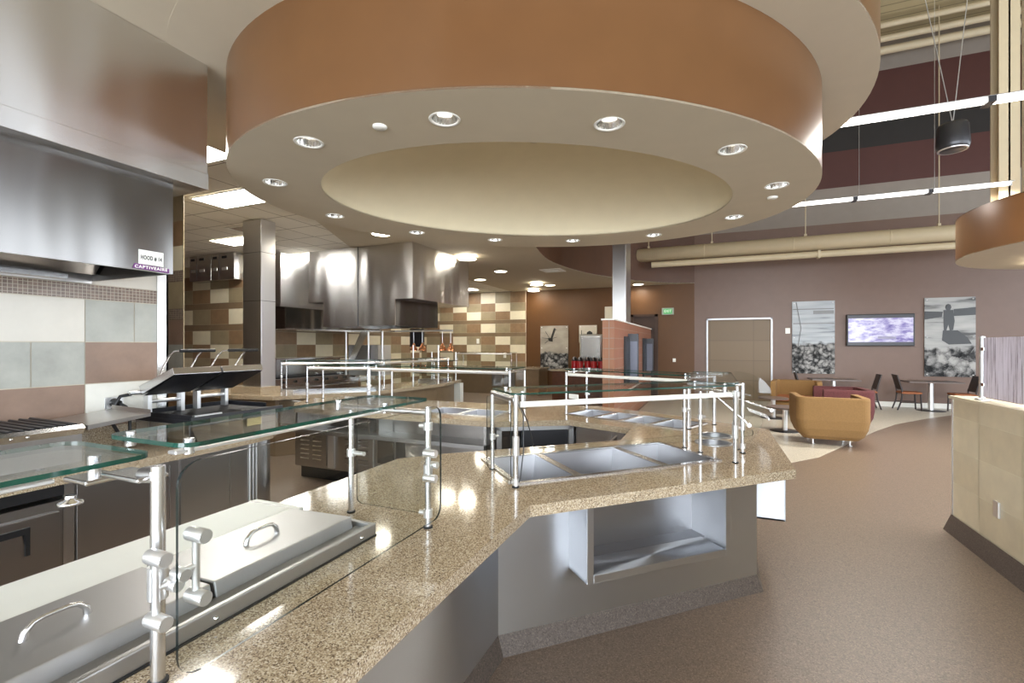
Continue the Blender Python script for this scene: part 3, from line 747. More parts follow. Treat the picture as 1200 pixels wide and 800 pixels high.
def text(name, s, h, mtl, parent, Mx, width=None, bold=0, ext=.0008):
    cu = bpy.data.curves.new(name,'FONT'); cu.body = s; cu.size = h; cu.align_x = 'CENTER'; cu.align_y = 'CENTER'; cu.extrude = ext; cu.offset = bold; cu.space_character = 1.18
    o = bpy.data.objects.new(name+'_curve', cu); COL.objects.link(o)
    dg = bpy.context.evaluated_depsgraph_get(); me = bpy.data.meshes.new_from_object(o.evaluated_get(dg))
    bpy.data.objects.remove(o, do_unlink=True); bpy.data.curves.remove(cu)
    if width:
        xs = [v.co.x for v in me.vertices]; w = max(xs)-min(xs); k_ = width/w
        for v in me.vertices: v.co.x *= k_
    me.transform(Mx); me.materials.clear(); me.materials.append(mtl)
    o = bpy.data.objects.new(name, me); COL.objects.link(o)
    if parent: o.parent = parent
    return o
def faceX(x,y,z): return Matrix(((0,0,1,x),(1,0,0,y),(0,1,0,z),(0,0,0,1)))      # reads when seen from +X
def faceY(x,y,z): return Matrix(((1,0,0,x),(0,0,-1,y),(0,1,0,z),(0,0,0,1)))     # reads when seen from -Y
s = empty('hood_number_sign','white sign reading HOOD # 14 on the corner of the big hood','sign',(-3.299,1.872,2.18))
MB().box(0,.003,-.072,.072,0,.09).build('plate', M['white'], s)
text('lettering','HOOD # 14',.036,M['black'],s,faceX(.0035,0,.042),.122,.0011)
s = empty('maker_badge','purple badge with white capital letters below the HOOD sign','sign',(-3.299,1.873,2.143))
m = MB(); m.add([(.002,-.107,.006),(.002,.107,.0),(.002,.107,.028),(.002,-.095,.037),(0,-.107,.006),(0,.107,.0),(0,.107,.028),(0,-.095,.037)],[(0,1,2,3),(4,0,3,7),(1,5,6,2),(3,2,6,7),(0,4,5,1)])
m.build('plate', M['purple'], s)
text('lettering','CAPTIVEAIRE',.026,M['white'],s,faceX(.0025,0,.018),.190,.0006)

# back counter
bc = [(-3.46,-3),(-3.46,2.75),(-3.50,2.95),(-3.62,3.10),(-3.85,3.17),(-4.25,3.17),(-4.25,-3)]
tag(MB().prism(bc,TOP-.055,TOP).build('worktop', M['granite'], bev=.004),'speckled quartz back counter top under the hood with a rounded end','counter top')
e = empty('backsplash_curb','low speckled quartz upstand along the tiled wall behind the grills','upstand',(-4.24,0,TOP))
MB().box(0,.03,-3,2.5,.001,.14).build('curb', M['granite'], e)
e = empty('undercounter_refrigerator','steel undercounter refrigerator with black handle at the left edge','refrigerator',(-3.52,1.2,0))
MB().box(-.65,0,-1.2,.32,.1,.75).build('body', M['steel_back'], e)
d = MB().box(0,.025,-.35,.30,.15,.70).build('door', M['steel_back'], e, bev=.004)
m = MB(); m.box(.025,.035,-.30,.165,.62,.655); m.add([(.03,.165,.655),(.03,.13,.655),(.03,.152,.5),(.03,.165,.5)],[(0,1,2,3)]); m.box(.025,.034,.145,.165,.5,.64); m.build('handle', M['black'], d)
MB().box(0,.03,-1.2,.315,.715,.765).build('top_rail', M['steel'], e)
MB().lathe([(.001,.006),(.009,.005),(.01,0)], c=(.03,.292,.738), seg=12, axis='x').build('indicator_lamp', M['green'], e)
MB().box(.0,.02,-1.2,.32,.79,.855).build('vent_slot', M['black'], e)
MB().box(-.6,-.05,-1.2,.32,0,.1).build('plinth', M['black'], e)
e = empty('steel_base_cabinet','steel base cabinet with two flat doors under the back counter','cabinet',(-3.52,1.52,0))
MB().box(-.65,0,0,1.25,.1,.858).build('body', M['steel_back'], e)
for y0,y1 in ((.06,.58),(.66,1.03)): 
    d = MB().box(0,.022,y0,y1,.13,.845).build('door', M['steel_back'], e, bev=.003)
    MB().tube([(.012,y1+.006,.18),(.012,y1+.006,.82)],.006,8).build('hinge', M['steel'], d)
MB().box(0,.012,.0,.05,.1,.858).build('stile', M['steel'], e)
MB().box(-.6,-.05,0,1.2,0,.1).build('plinth', M['black'], e)
e = empty('curved_end_panel','curved steel end panel of the back counter with corner strips','cabinet panel',(-3.52,2.77,0))
pts = [(0,0),(0,.02),(-.03,.16),(-.12,.27),(-.3,.34),(-.65,.36)]; n = len(pts)
m = MB(); m.add([(p[0],p[1],.1) for p in pts]+[(p[0],p[1],.858) for p in pts],[(i,i+1,n+i+1,n+i) for i in range(n-1)],smooth=True); m.build('skin', M['steel'], e)
for y in (-.03,-.0,.03): MB().tube([(.008,y,.1),(.008,y,.858)],.008,8).build('corner_strip', M['alu'], e)

# charbroiler
e = empty('charbroiler','charbroiler with ridged grate and a flat side tray on the back counter','grill',(-3.62,.4,TOP))
m = MB(); m.box(-.60,0,-1.4,1.26,.03,.24); m.build('body', M['steel_back'], e)
m = MB(); m.add([(0,-1.4,.20),(.03,-1.4,.24),(.03,1.265,.24),(0,1.265,.20),(0,-1.4,.26),(0,1.265,.26)],[(0,1,2,3),(1,4,5,2)]); m.build('front_lip', M['steel'], e, fix=True)
for i in range(26): MB().tube([(-.57,1.24-i*.05,.262),(-.02,1.24-i*.05,.258)],.010,6).build('grate_bar', M['darkgrey'], e)
for y in (.93,1.0): MB().lathe([(.001,.004),(.008,.003),(.009,0)], c=(.02,y,.225), seg=10, axis='x').build('screw', M['chrome'], e)
for y in (.1,1.1): MB().tube([(-.1,y,0),(-.1,y,.03)],.02,10).build('foot', M['darkgrey'], e)
m = MB(); Z = lambda pts: [(x,y+1.28,z) for x,y,z in pts]
m.add(Z([(.02,0,.25),(-.05,.40,.272),(-.52,.40,.277),(-.45,0,.255)]),[(0,1,2,3)])
m.add(Z([(.02,0,.25),(-.05,.40,.272),(-.05,.40,.248),(.02,0,.222)]),[(0,3,2,1)]); m.add(Z([(-.05,.40,.272),(-.52,.40,.277),(-.52,.40,.305),(-.05,.40,.295)]),[(0,1,2,3)])
m.add(Z([(.02,0,.222),(-.05,.40,.248),(-.52,.40,.26),(-.45,0,.24)]),[(3,2,1,0)])
m.build('side_tray', M['steel_back'], e)

# panini press
e = empty('panini_press','double panini press with both lids tilted open on the back counter','panini press',(-3.5,2.25,TOP))
m = MB(); m.box(-.68,-.03,.01,.78,.05,.165); m.build('base', M['steel'], e, bev=.004)
m = MB(); m.add([(-.03,.02,.15),(-.03,.76,.15),(.02,.74,.04),(.02,.04,.04)],[(0,1,2,3)]); m.build('drip_apron', M['steel_back'], e)
for x,y in ((-.6,.08),(-.6,.72),(-.1,.08),(-.1,.72)): MB().tube([(x,y,0),(x,y,.05)],.022,10).build('foot', M['black'], e)
m = MB(); m.box(-.70,.0,-.0,.80,.165,.20)
m.build('lower_plate', M['blackiron'], e, bev=.006)
m = MB()
for a in ((-.70,-.685,0,.8),(-.7,0,0,.012),(-.7,-.2,.788,.8)): m.box(a[0],a[1],a[2],a[3],.20,.235)
m.build('splash_rim', M['blackiron'], e)
MB().box(-.014,.006,.0,.80,.165,.222).build('front_rail', M['darkgrey'], e, bev=.003)
MB().box(-.02,.0,.03,.24,.222,.232).build('scraper', M['alu'], e)
MB().box(.006,.012,.45,.58,.09,.15).build('paper_tag', plain('cream_paper', lin(226,208,150), .7), e)
for y0 in (.02,.41):
    y1 = y0+.375
    hb, hf = Vector((-.63,0,.36)), Vector((-.22,0,.53)); n_ = Vector((-.17,0,.41)).normalized()*.075
    b = hb; f = hf
    m = MB(); P = []
    for y in (y0,y1):
        P += [(b.x,y,b.z),(f.x,y,f.z),(f.x+n_.x*.75,y,f.z+n_.z*.75),(b.x+n_.x,y,b.z+n_.z)]
    m.add(P,[(0,4,5,1),(1,5,6,2),(2,6,7,3),(3,7,4,0),(0,1,2,3),(4,7,6,5)])
    u = m.build('lid', M['steel'], e, bev=.004, fix=True)
    m = MB(); d = Vector((.17,0,-.41)).normalized()*.006
    m.add([(b.x+d.x+.015,y0+.01,b.z+d.z),(f.x+d.x,y0+.01,f.z+d.z),(f.x+d.x,y1-.01,f.z+d.z),(b.x+d.x+.015,y1-.01,b.z+d.z)],[(0,1,2,3)]); m.build('upper_plate', M['blackiron'], u)
    m = MB()
    for y in (y0+.05,y0+.27): m.tube([(-.50,y,.47),(-.44,y,.58),(-.36,y,.67),(-.30,y,.705),(-.20,y,.71)],.006,8)
    m.build('handle_arm', M['chrome'], u)
    MB().tube([(-.20,y0+.03,.71),(-.20,y0+.30,.71)],.013,10).build('grip', M['black'], u)
    m = MB(); 
    for y in (y0+.06,y1-.06): m.box(-.68,-.62,y-.015,y+.015,.20,.40)
    m.tube([(-.65,y0+.06,.30),(-.65,y1-.06,.30)],.015,8); m.build('hinge_post', M['alu'], e)
m = MB(); m.tube([(-.66,.03,.38),(-.66,-.05,.38)],.018,10); m.build('hinge_cap', M['alu'], e)
m = MB(); m.tube([(-.66,-.03,.37),(-.67,-.10,.36),(-.68,-.14,.28),(-.66,-.15,.15),(-.6,-.12,.04),(-.55,-.1,.02)],.013,8)
tag(m.xf(Matrix.Translation((-3.5,2.25,TOP))).build('power_cable', M['black']),'thick black cable looping from the panini press hinge down to the counter','cable')
e = empty('wall_socket','steel wall outlet with black plug below the white tile','wall socket',(-4.243,2.145,1.225))
MB().box(0,.006,-.062,.062,-.045,.045).build('cover_plate', M['alu'], e, bev=.002)
m = MB(); m.tube([(.006,0,0),(.03,0,0),(.06,.01,-.005)],[.034,.03,.022],14); m.build('plug', M['black'], e)
m = MB(); m.tube([(.06,.01,-.005),(.10,.03,-.03),(.12,.045,-.1),(.13,.04,-.2),(.14,.03,-.3)],.011,8); m.build('cord', M['black'], e)

# ================================================================== KITCHEN BEYOND
# stainless column at the left
e = empty('steel_column','tall stainless clad column standing at the kitchen counter on the left','column',(-6.56,5.28,0))
MB().box(-.20,.20,-.13,.13,TOP,3.61).build('cladding', M['steel_col'], e, bev=.006)
MB().box(-.36,.30,-.22,.14,TOP,TOP+.11).build('curb_block', M['granite'], e)
for z in (2.35,3.1): MB().box(-.203,.203,-.133,.133,z,z+.006).build('seam', M['darkgrey'], e)
# second island
sec = [(-8.2,4.95),(-6.6,4.86),(-5.88,4.95),(-5.5,5.55),(-5.02,6.08),(-4.88,7.1),(-4.82,8.0),(-5.0,9.0),(-5.72,9.0),(-5.72,7.2),(-5.92,6.45),(-6.3,5.92),(-6.8,5.78),(-8.2,5.85)]
sh = [(-6.1,5.85),(-5.6,6.3),(-5.9,6.6),(-6.4,6.15)]
tag(MB().prism(sec,TOP-.055,TOP).build('worktop', M['granite']),'tan quartz kitchen counter top behind the island under the middle hood','counter top')
e = empty('kitchen_island','brown steel counter base under the kitchen counter with white end panel','counter',(-6.5,7,0))
ins = [(x+6.5,y-7) for x,y in ((-8.1,5.1),(-6.6,5.02),(-6.0,5.1),(-5.62,5.65),(-5.2,6.2),(-5.06,7.1),(-5.0,8.0),(-5.12,8.9),(-5.66,8.92),(-5.66,7.2),(-5.86,6.45),(-6.3,5.86),(-8.1,5.78))]
MB().prism(ins,.0,.858).build('body', M['t_band'], e)
MB().box(.95,1.52,1.92,2.06,.38,.84).build('end_panel', M['white'], e)
MB().box(-.4,1.2,-1.86,-1.80,.50,.84).build('front_panel', M['steel_base'], e)
small_guard('glass sneeze guard along the diagonal front of the kitchen counter',(-6.45,5.60),math.radians(38),1.55,.4)
small_guard('glass sneeze guard on the right side of the kitchen counter below the middle hood',(-5.10,6.5),math.radians(88),2.0,.35)
e = empty('hot_food_pan','long shallow steel pan set on the kitchen counter front','food pan',(-6.0,5.42,TOP),math.radians(38))
m = MB(); m.prism([(0,0),(1.25,0),(1.25,.34),(0,.34)],.0,.035,holes=[[(.03,.03),(1.22,.03),(1.22,.31),(.03,.31)]]); m.box(.02,1.23,.02,.32,0,.006); m.build('pan', M['steel_well'], e)
for x in (.35,.8): MB().box(x-.012,x+.012,.02,.32,.02,.038).build('divider_bar', M['steel'], e)
# cooking range
e = empty('cooking_range','steel cooking range with black control knobs against the tiled kitchen wall','range',(-8.6,7.3,0))
MB().box(-.68,0,0,2.6,.1,.93).build('body', M['steel_back'], e)
MB().box(-.66,-.02,.02,2.58,.93,.96).build('cooktop', M['blackiron'], e)
p = MB().box(0,.03,0,2.6,.78,.92).build('control_panel', M['steel'], e)
for i in range(8):
    m = MB(); knob(m,(.03,.2+i*.31,.85),(1,0,0),.028,.04); m.build('control_knob', M['black'], p)
MB().box(-.68,-.62,0,2.6,.93,1.35).build('back_riser', M['steel'], e)
m = MB(); m.box(-.68,-.35,0,2.6,1.33,1.36); m.build('riser_shelf', M['steel'], e)
MB().tube([(.05,.1,.70),(.05,2.5,.70)],.014,8).build('oven_handle', M['steel'], e)
# wall hood over range
e = empty('wall_hood','steel wall hood behind the column over the cooking range','exhaust hood',(-8.7,8.9,2.0))
MB().box(-.58,.5,-1.8,1.6,.52,1.59).build('upper_enclosure', M['steel_hood'], e)
MB().box(-.58,.51,-1.82,1.62,.47,.53).build('enclosure_lip', M['steel'], e)
MB().box(-.58,.4,-1.6,1.5,.02,.47).build('canopy', M['steel_dark'], e)
MB().box(-.58,.42,-1.6,1.5,0,.03).build('canopy_edge', M['steel'], e)
# island hood
e = empty('island_hood','large steel island hood hanging below the soffit in the middle of the kitchen','exhaust hood',(-5.1,7.33,2.04))
m = MB(); m.prism([(0,0),(0,2.2),(-2.56,2.2),(-2.56,0)],.52,1.555); m.build('upper_enclosure', M['steel_hood'], e)
MB().box(-2.565,.005,-.005,2.205,.50,.60).build('enclosure_lip', M['steel_hood'], e)
m = MB(); m.box(-2.17,-.40,.0,.02,0,.505); m.box(-2.17,-2.15,.02,1.9,0,.505); m.build('canopy', M['steel_hood'], e)
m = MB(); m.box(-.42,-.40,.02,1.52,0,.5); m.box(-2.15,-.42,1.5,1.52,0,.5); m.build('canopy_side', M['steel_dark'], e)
m = MB(); m.box(-2.15,-.42,.02,1.5,.44,.46); m.build('canopy_lining', M['steel_well'], e)
for x in (-1.28,): 
    m = MB(); m.box(x-.003,x+.003,-.008,.0,0,1.555); m.build('seam', M['darkgrey'], e)
for x in (-1.7,-1.3,-.9): MB().lathe([(.001,-.05),(.05,-.04),(.06,0)], c=(x,.5,.44), seg=14).build('hood_lamp', M['lens'], e)
# control cabinets, sensor, monitor
e = empty('control_cabinet','pair of steel hood control cabinets high on the tiled wall','control cabinet',(-9.85,6.99,3.05))
for x0 in (-.72,.0):
    b = MB().box(x0,x0+.70,-.22,0,0,.56).build('cabinet', M['steel'], e, bev=.004)
    for dx,w in ((.05,.16),(.33,.2)):
        MB().box(x0+dx,x0+dx+w*.7,-.228,-.22,.45,.50).build('display', M['black'], b)
        MB().box(x0+dx,x0+dx+w*.8,-.226,-.22,.2,.26).build('latch', M['alu'], b)
    MB().box(x0+.24,x0+.245,-.223,-.22,.02,.54).build('door_seam', M['darkgrey'], b)
tag(MB().box(-10.95,-10.72,6.85,6.99,3.42,3.7).build('wall_sensor', M['white'], bev=.01),'small white sensor box left of the control cabinets','sensor')
e = empty('hanging_monitor','black order monitor hanging beside the island hood canopy','monitor',(-6.55,9.6,1.62))
MB().box(-.19,.19,-.03,.03,0,.44).build('screen', M['black'], e, bev=.004)
MB().tube([(0,0,.44),(0,0,.95)],.012,8).build('drop_pole', M['darkgrey'], e)
e = empty('pass_shelf','slanted steel equipment stand with diagonal brace below the hood','equipment stand',(-7.9,9.3,TOP))
MB().box(-.5,.42,.0,.5,0,.75).build('cabinet', M['steel_base'], e)
MB().box(-.55,.62,-.1,.5,1.08,1.11).build('top_shelf', M['steel'], e)
m = MB(); m.add([(-.5,-.02,.35),(-.3,-.02,.35),(.15,-.02,1.08),(-.1,-.02,1.08)],[(0,1,2,3)]); m.build('brace', M['steel'], e)
for x in (-.52,.18,.6): MB().tube([(x,-.06,0),(x,-.06,1.1)],.025,8).build('leg', M['alu'], e)
# copper heat lamps and their rail
tag(MB().tube([(-6.4,8.55,1.97),(-4.95,8.55,1.97)],.02,8).build('lamp_rail', M['alu']),'steel rail under the island hood from which copper heat lamps hang','rail')
for i,(x,lb) in enumerate(((-5.92,'leftmost'),(-5.70,'second from left'),(-5.20,'third from left'),(-5.0,'rightmost'))):
    e = empty('heat_lamp','copper heat lamp hanging below the island hood, %s of four'%lb,'heat lamp',(x,8.55,1.55),0,'copper heat lamps')
    MB().lathe([(.085,0),(.08,.03),(.05,.09),(.025,.13),(.02,.16),(.001,.165)], seg=18).build('shade', M['copper'], e)
    MB().tube([(0,0,.16),(0,0,.40)],.006,6).build('cord', M['alu'], e)
    MB().lathe([(.001,.01),(.035,.012),(.04,.04),(.02,.08)], seg=12).build('bulb', M['lens'], e)
# glass rack / beverage stuff on the kitchen counter
e = empty('warming_display','glass warming display with steel posts on the kitchen counter right end','food warmer',(-5.62,8.1,TOP))
for x in (0,.6):
    for y in (0,.7): MB().tube([(x,y,0),(x,y,.75 if y==0 else .6)],.014,8).build('post', M['alu'], e)
for z in (.18,.42): pane('glass_shelf', e, 'z', z, -.03, .63, -.03, .73, t=.012, r=.04)
MB().box(.05,.55,.1,.6,.0,.05).build('warming_base', M['steel'], e)
for i in range(6):
    x = .10+(i%3)*.2; y = .15+(i//3)*.3
    tag(MB().lathe([(.001,.0),(.06,.0),(.085,.05),(.08,.05),(.055,.01),(.001,.01)], c=(-5.62+x,8.1+y,TOP+.427), seg=16).build('glass_bowl', M['white']),
        'small pale bowl on the upper shelf of the warming display, %s'%['front left','front middle','front right','back left','back middle','back right'][i],'bowl','bowls on the warming display')
# third counter far back against tiles
e = empty('rear_counter','low kitchen counter with steel front panels against the far tiled wall','counter',(-8.2,14.6,0))
MB().box(-.2,3.0,.0,.9,0,.86).build('body', M['t_band'], e)
MB().box(-.25,3.05,-.05,.95,.86,.91).build('top', M['granite'], e)
for x in (1.3,1.75): MB().box(x,x+.4,-.02,0,.25,.80).build('steel_panel', M['steel_well'], e)
small_guard('small glass sneeze guard on the rear counter before the far tiles',(-8.3,14.65),0,2.1,.45)
for x,z,lb in ((-8.05,1.72,'white thermostat on the far kitchen tiles'),(-6.95,1.20,'small steel outlet low on the far kitchen tiles')):
    tag(MB().box(x,x+.1,15.67,15.695,z,z+.18).build('wall_switch', M['white'], bev=.004), lb, 'switch')

# ================================================================== DRINKS CORNER
m = MB(); m.box(-1.93,-1.70,9.1,15.2,0,2.15,mi=0)
for i,f in enumerate(m.f):
    if i == 2: m.m[i] = 1
e = tag(m.build('tiled_partition', [M['brick'],M['brickend']]), 'low terracotta tiled partition wall ending beside the steel column', 'partition')
MB().box(-1.95,-1.68,9.08,15.22,2.15,2.18).build('cap', M['white'], e)
e = empty('steel_column','stainless clad column rising out of the terracotta partition','column',(-1.85,10.85,0))
MB().box(-.15,.14,-.35,.35,.0,7.0).build('cladding', M['steel_col'], e, bev=.006)
for i,(y,lb) in enumerate(((10.72,'nearer dark screen panel fixed to the terracotta partition'),(13.7,'farther dark screen panel fixed to the terracotta partition'))):
    e = empty('ordering_screen', lb, 'screen', (-1.695,y,.8), 0, 'dark screens on the partition')
    MB().box(0,.23,0,.05,0,1.12 if i==0 else 1.05).build('panel', M['darkgrey'], e, bev=.004)
    MB().box(0,.04,-.55,-.001,0,1.05).build('side_screen', M['black'], e)
    MB().box(.05,.20,-.004,0,.1,.95 if i==0 else .9).build('face', plain('slate_face_%d'%i, lin(104,106,118), .35, .4), e)
e = empty('drinks_counter','drinks counter with quartz top behind the rear guard','counter',(-3.1,13.6,0))
MB().box(-1.2,1.1,-.35,.45,0,.9).build('body', M['brownwood'], e)
MB().box(-1.25,1.12,-.4,.5,.9,.95).build('top', M['granite'], e)
e = empty('beverage_machine','silver beverage machine standing on the drinks counter below the small picture','beverage machine',(-3.2,13.75,.95))
MB().box(-.33,.33,-.3,.3,.12,1.03).build('body', M['alu'], e, bev=.05)
MB().box(-.28,.28,-.32,-.3,.2,.95).build('front_panel', M['steel'], e)
MB().box(-.3,.3,-.3,.25,0,.12).build('base', M['darkgrey'], e)
e = empty('wood_cupboard','dark wood cupboard between the silver machine and the partition','cupboard',(-2.45,13.9,.95))
MB().box(-.26,.3,-.3,.3,.0,1.0).build('body', M['brownwood'], e)
MB().box(-.2,.24,-.31,-.3,.06,.94).build('door', M['brownwood'], e)
e = empty('tall_cabinet','tall cream cabinet with black side behind the partition end','cabinet',(-2.72,14.9,0))
MB().box(-.3,.14,-.3,.3,0,2.86).build('body', M['t_cream'], e)
MB().box(.141,.34,-.3,.3,0,2.86).build('side', M['black'], e)
urn_x = [(-3.62,13.25),(-3.42,13.12),(-3.24,13.28),(-3.02,13.12),(-2.85,13.28),(-2.62,13.12),(-2.44,13.28)]
place = ['leftmost','second from left','third from left','middle','third from right','second from right','rightmost']
for (x,y),lb in zip(urn_x,place):
    e = empty('coffee_urn','red coffee urn with black lid on the drinks counter, %s of seven'%lb,'coffee urn',(x,y,.95),0,'red coffee urns')
    MB().lathe([(.001,0),(.085,0),(.09,.02),(.09,.24),(.08,.26)], seg=18).build('body', M['red'], e)
    MB().lathe([(.082,.255),(.084,.30),(.06,.35),(.03,.37),(.001,.375)], seg=18).build('lid', M['black'], e)
    MB().tube([(0,-.085,.30),(0,-.12,.33),(0,-.11,.36),(0,-.05,.365)],.012,8).build('lever', M['alu'], e)
    MB().tube([(0,-.09,.05),(0,-.13,.05),(0,-.135,.02)],.012,8).build('spout', M['black'], e)

# ================================================================== WALL THINGS
def photo_mat(name, style):
    m, nt, b = mat(name); b.inputs['Roughness'].default_value = .5; b.inputs['Specular IOR Level'].default_value = .15
    tc = N(nt,'ShaderNodeTexCoord'); sx = N(nt,'ShaderNodeSeparateXYZ'); nt.links.new(tc.outputs['Generated'], sx.inputs[0])
    vec = coords(nt,(1,1,1),kind='Object')
    wn = N(nt,'ShaderNodeTexNoise', Scale=4.0, Detail=4.0); nt.links.new(vec, wn.inputs['Vector'])
    wv = N(nt,'ShaderNodeVectorMath', operation='MULTIPLY_ADD'); nt.links.new(wn.outputs['Color'], wv.inputs[0]); wv.inputs[1].default_value = (.25,.25,.25); nt.links.new(vec, wv.inputs[2])
    vo = N(nt,'ShaderNodeTexVoronoi', Scale=style['rock']); nt.links.new(wv.outputs[0], vo.inputs['Vector'])
    no = N(nt,'ShaderNodeTexNoise', Scale=style['rock']*1.6, Detail=10.0, Roughness=.75); nt.links.new(vec, no.inputs['Vector'])
    sc1 = N(nt,'ShaderNodeSeparateColor'); nt.links.new(vo.outputs['Color'], sc1.inputs['Color'])
    a1 = N(nt,'ShaderNodeMath', operation='MULTIPLY_ADD'); nt.links.new(sc1.outputs['Red'], a1.inputs[0]); a1.inputs[1].default_value = .35; nt.links.new(no.outputs['Fac'], a1.inputs[2])
    ad = N(nt,'ShaderNodeMath', operation='MULTIPLY_ADD'); nt.links.new(vo.outputs['Distance'], ad.inputs[0]); ad.inputs[1].default_value = -.45; nt.links.new(a1.outputs[0], ad.inputs[2])
    rock = ramp(nt, ad.outputs[0], [(.22,(.008,.008,.008,1)),(.36,(.05,.05,.05,1)),(.52,(.20,.195,.19,1)),(.72,(.42,.41,.39,1))])
    sk = N(nt,'ShaderNodeTexNoise', Scale=2.2, Detail=5.0); nt.links.new(coords(nt,style['skys'],kind='Object'), sk.inputs['Vector'])
    sky = ramp(nt, sk.outputs['Fac'], style['sky'])
    edge = N(nt,'ShaderNodeTexNoise', Scale=4.0, Detail=5.0); nt.links.new(vec, edge.inputs['Vector'])
    h = N(nt,'ShaderNodeMath', operation='MULTIPLY_ADD'); nt.links.new(edge.outputs['Fac'], h.inputs[0]); h.inputs[1].default_value = .22; nt.links.new(sx.outputs['Z'], h.inputs[2])
    st = ramp(nt, h.outputs[0], [(style['hor']+.09,(0,0,0,1)),(style['hor']+.13,(1,1,1,1))])
    mx = N(nt,'ShaderNodeMix', data_type='RGBA'); nt.links.new(st, mx.inputs['Factor']); nt.links.new(rock, mx.inputs[6]); nt.links.new(sky, mx.inputs[7])
    nt.links.new(mx.outputs[2], b.inputs['Base Color']); return m
g1 = photo_mat('bridge_photo',{'rock':9.0,'skys':(.4,1,5),'sky':[(.3,(.14,.15,.17,1)),(.42,(.40,.43,.46,1)),(.6,(.52,.55,.57,1))],'hor':.42})
g2 = photo_mat('hiker_photo',{'rock':5.0,'skys':(.5,1,3),'sky':[(.32,(.10,.10,.10,1)),(.46,(.36,.36,.35,1)),(.7,(.48,.47,.45,1))],'hor':.36})
g3 = photo_mat('rescue_photo',{'rock':8.0,'skys':(.6,1,1.2),'sky':[(.25,(.2,.18,.15,1)),(.6,(.42,.38,.32,1))],'hor':.40})
grey_ink = plain('photo_grey_ink', (.025,.025,.025,1), .3); mid_ink = plain('photo_mid_ink', (.18,.18,.18,1), .3)
ink = plain('photo_dark_ink', (.02,.018,.015,1), .3)
def picture(name, label, x0, x1, z0, z1, mt):
    e = empty(name, label, 'picture', ((x0+x1)/2,15.742 if x0>0 else 15.730,z0)); w = (x1-x0)/2
    MB().box(-w,w,-.03,.0,0,z1-z0).build('print', mt, e)
    for sx in (-1,1):
        for z in (.05,(z1-z0)*.5,z1-z0-.05): MB().lathe([(.001,-.012),(.018,-.010),(.018,0)], c=(sx*(w-.05),-.03,z), seg=10, axis='y').build('stud', M['alu'], e)
    return e
e = picture('canvas_print','black and white print of a bridge above rocks, left of the television',2.2,3.24,.85,2.92,g1)
m = MB(); m.tube([(-.42,-.032,2.05),(-.3,-.032,1.3),(-.38,-.032,.75)],.012,6); m.box(-.5,.5,-.034,-.031,1.42,1.45); m.box(0,.5,-.034,-.031,1.70,1.80); m.box(-.5,.5,-.034,-.031,1.83,1.86); m.build('print_lines', mid_ink, e)
e = picture('canvas_print','black and white print of a figure on boulders, right of the television',5.24,6.28,.84,2.91,g2)
m = MB(); m.lathe([(.001,.09),(.045,.07),(.065,0),(.045,-.06),(.001,-.09)], c=(-.03,-.031,1.81), seg=12, axis='z')
for v in range(len(m.v)): m.v[v] = (m.v[v][0], -.0315+(m.v[v][1]+.031)*.02, m.v[v][2])
m.add([(-.13,-.033,1.74),(.07,-.033,1.74),(.10,-.033,1.45),(.07,-.033,1.22),(.0,-.033,1.20),(-.03,-.033,1.36),(-.07,-.033,1.20),(-.12,-.033,1.20),(-.13,-.033,1.45)],[(0,8,5,2,1),(8,7,6,5),(5,4,3,2)])
m.add([(-.14,-.0325,1.21),(.16,-.0325,1.21),(.36,-.0325,1.02),(.44,-.0325,.86),(-.02,-.0325,.84),(-.16,-.0325,.95)],[(0,5,4,3,2,1)])
m.add([(-.52,-.032,1.50),(-.16,-.032,1.56),(-.14,-.032,1.70),(-.52,-.032,1.72)],[(0,1,2,3)]); m.add([(.08,-.032,1.58),(.52,-.032,1.60),(.52,-.032,1.80),(.08,-.032,1.76)],[(0,1,2,3)])
m.build('print_figure', grey_ink, e)
e = picture('canvas_print','print of a helicopter flying over rocks on the brown kitchen wall',-5.53,-4.52,.78,2.34,g3)
m = MB()
m.add([(-.18,-.033,1.02),(-.05,-.033,1.0),(-.05,-.033,1.14),(.06,-.033,1.42),(.02,-.033,1.5),(-.03,-.033,1.42),(-.12,-.033,1.14),(-.24,-.033,1.12)],[(0,7,6,2,1),(2,6,5,3),(3,5,4)])
for a,b in (((-.15,1.1),(-.32,1.36)),((-.15,1.1),(-.44,1.14)),((-.12,1.1),(.1,1.16)),((-.16,1.08),(-.34,.95)),((.02,1.47),(.10,1.40))):
    m.tube([(a[0],-.033,a[1]),(b[0],-.033,b[1])],.008,5)
m.build('print_helicopter', ink, e)
e = picture('canvas_print','small pale print above the silver beverage machine',-4.13,-3.52,1.75,2.34,plain('pale_photo', lin(214,206,190), .3))
m = MB(); m.box(-.26,.2,-.034,-.031,.0,.2); m.tube([(-.22,-.033,.2),(-.22,-.033,.42)],.01,5); m.lathe([(.001,.1),(.09,.05),(.1,0),(.06,-.08)], c=(.06,-.033,.30), seg=10)
for v in range(len(m.v)): m.v[v] = (m.v[v][0], -.033+(m.v[v][1]+.033)*.03, m.v[v][2])
m.build('print_shapes', ink, e)
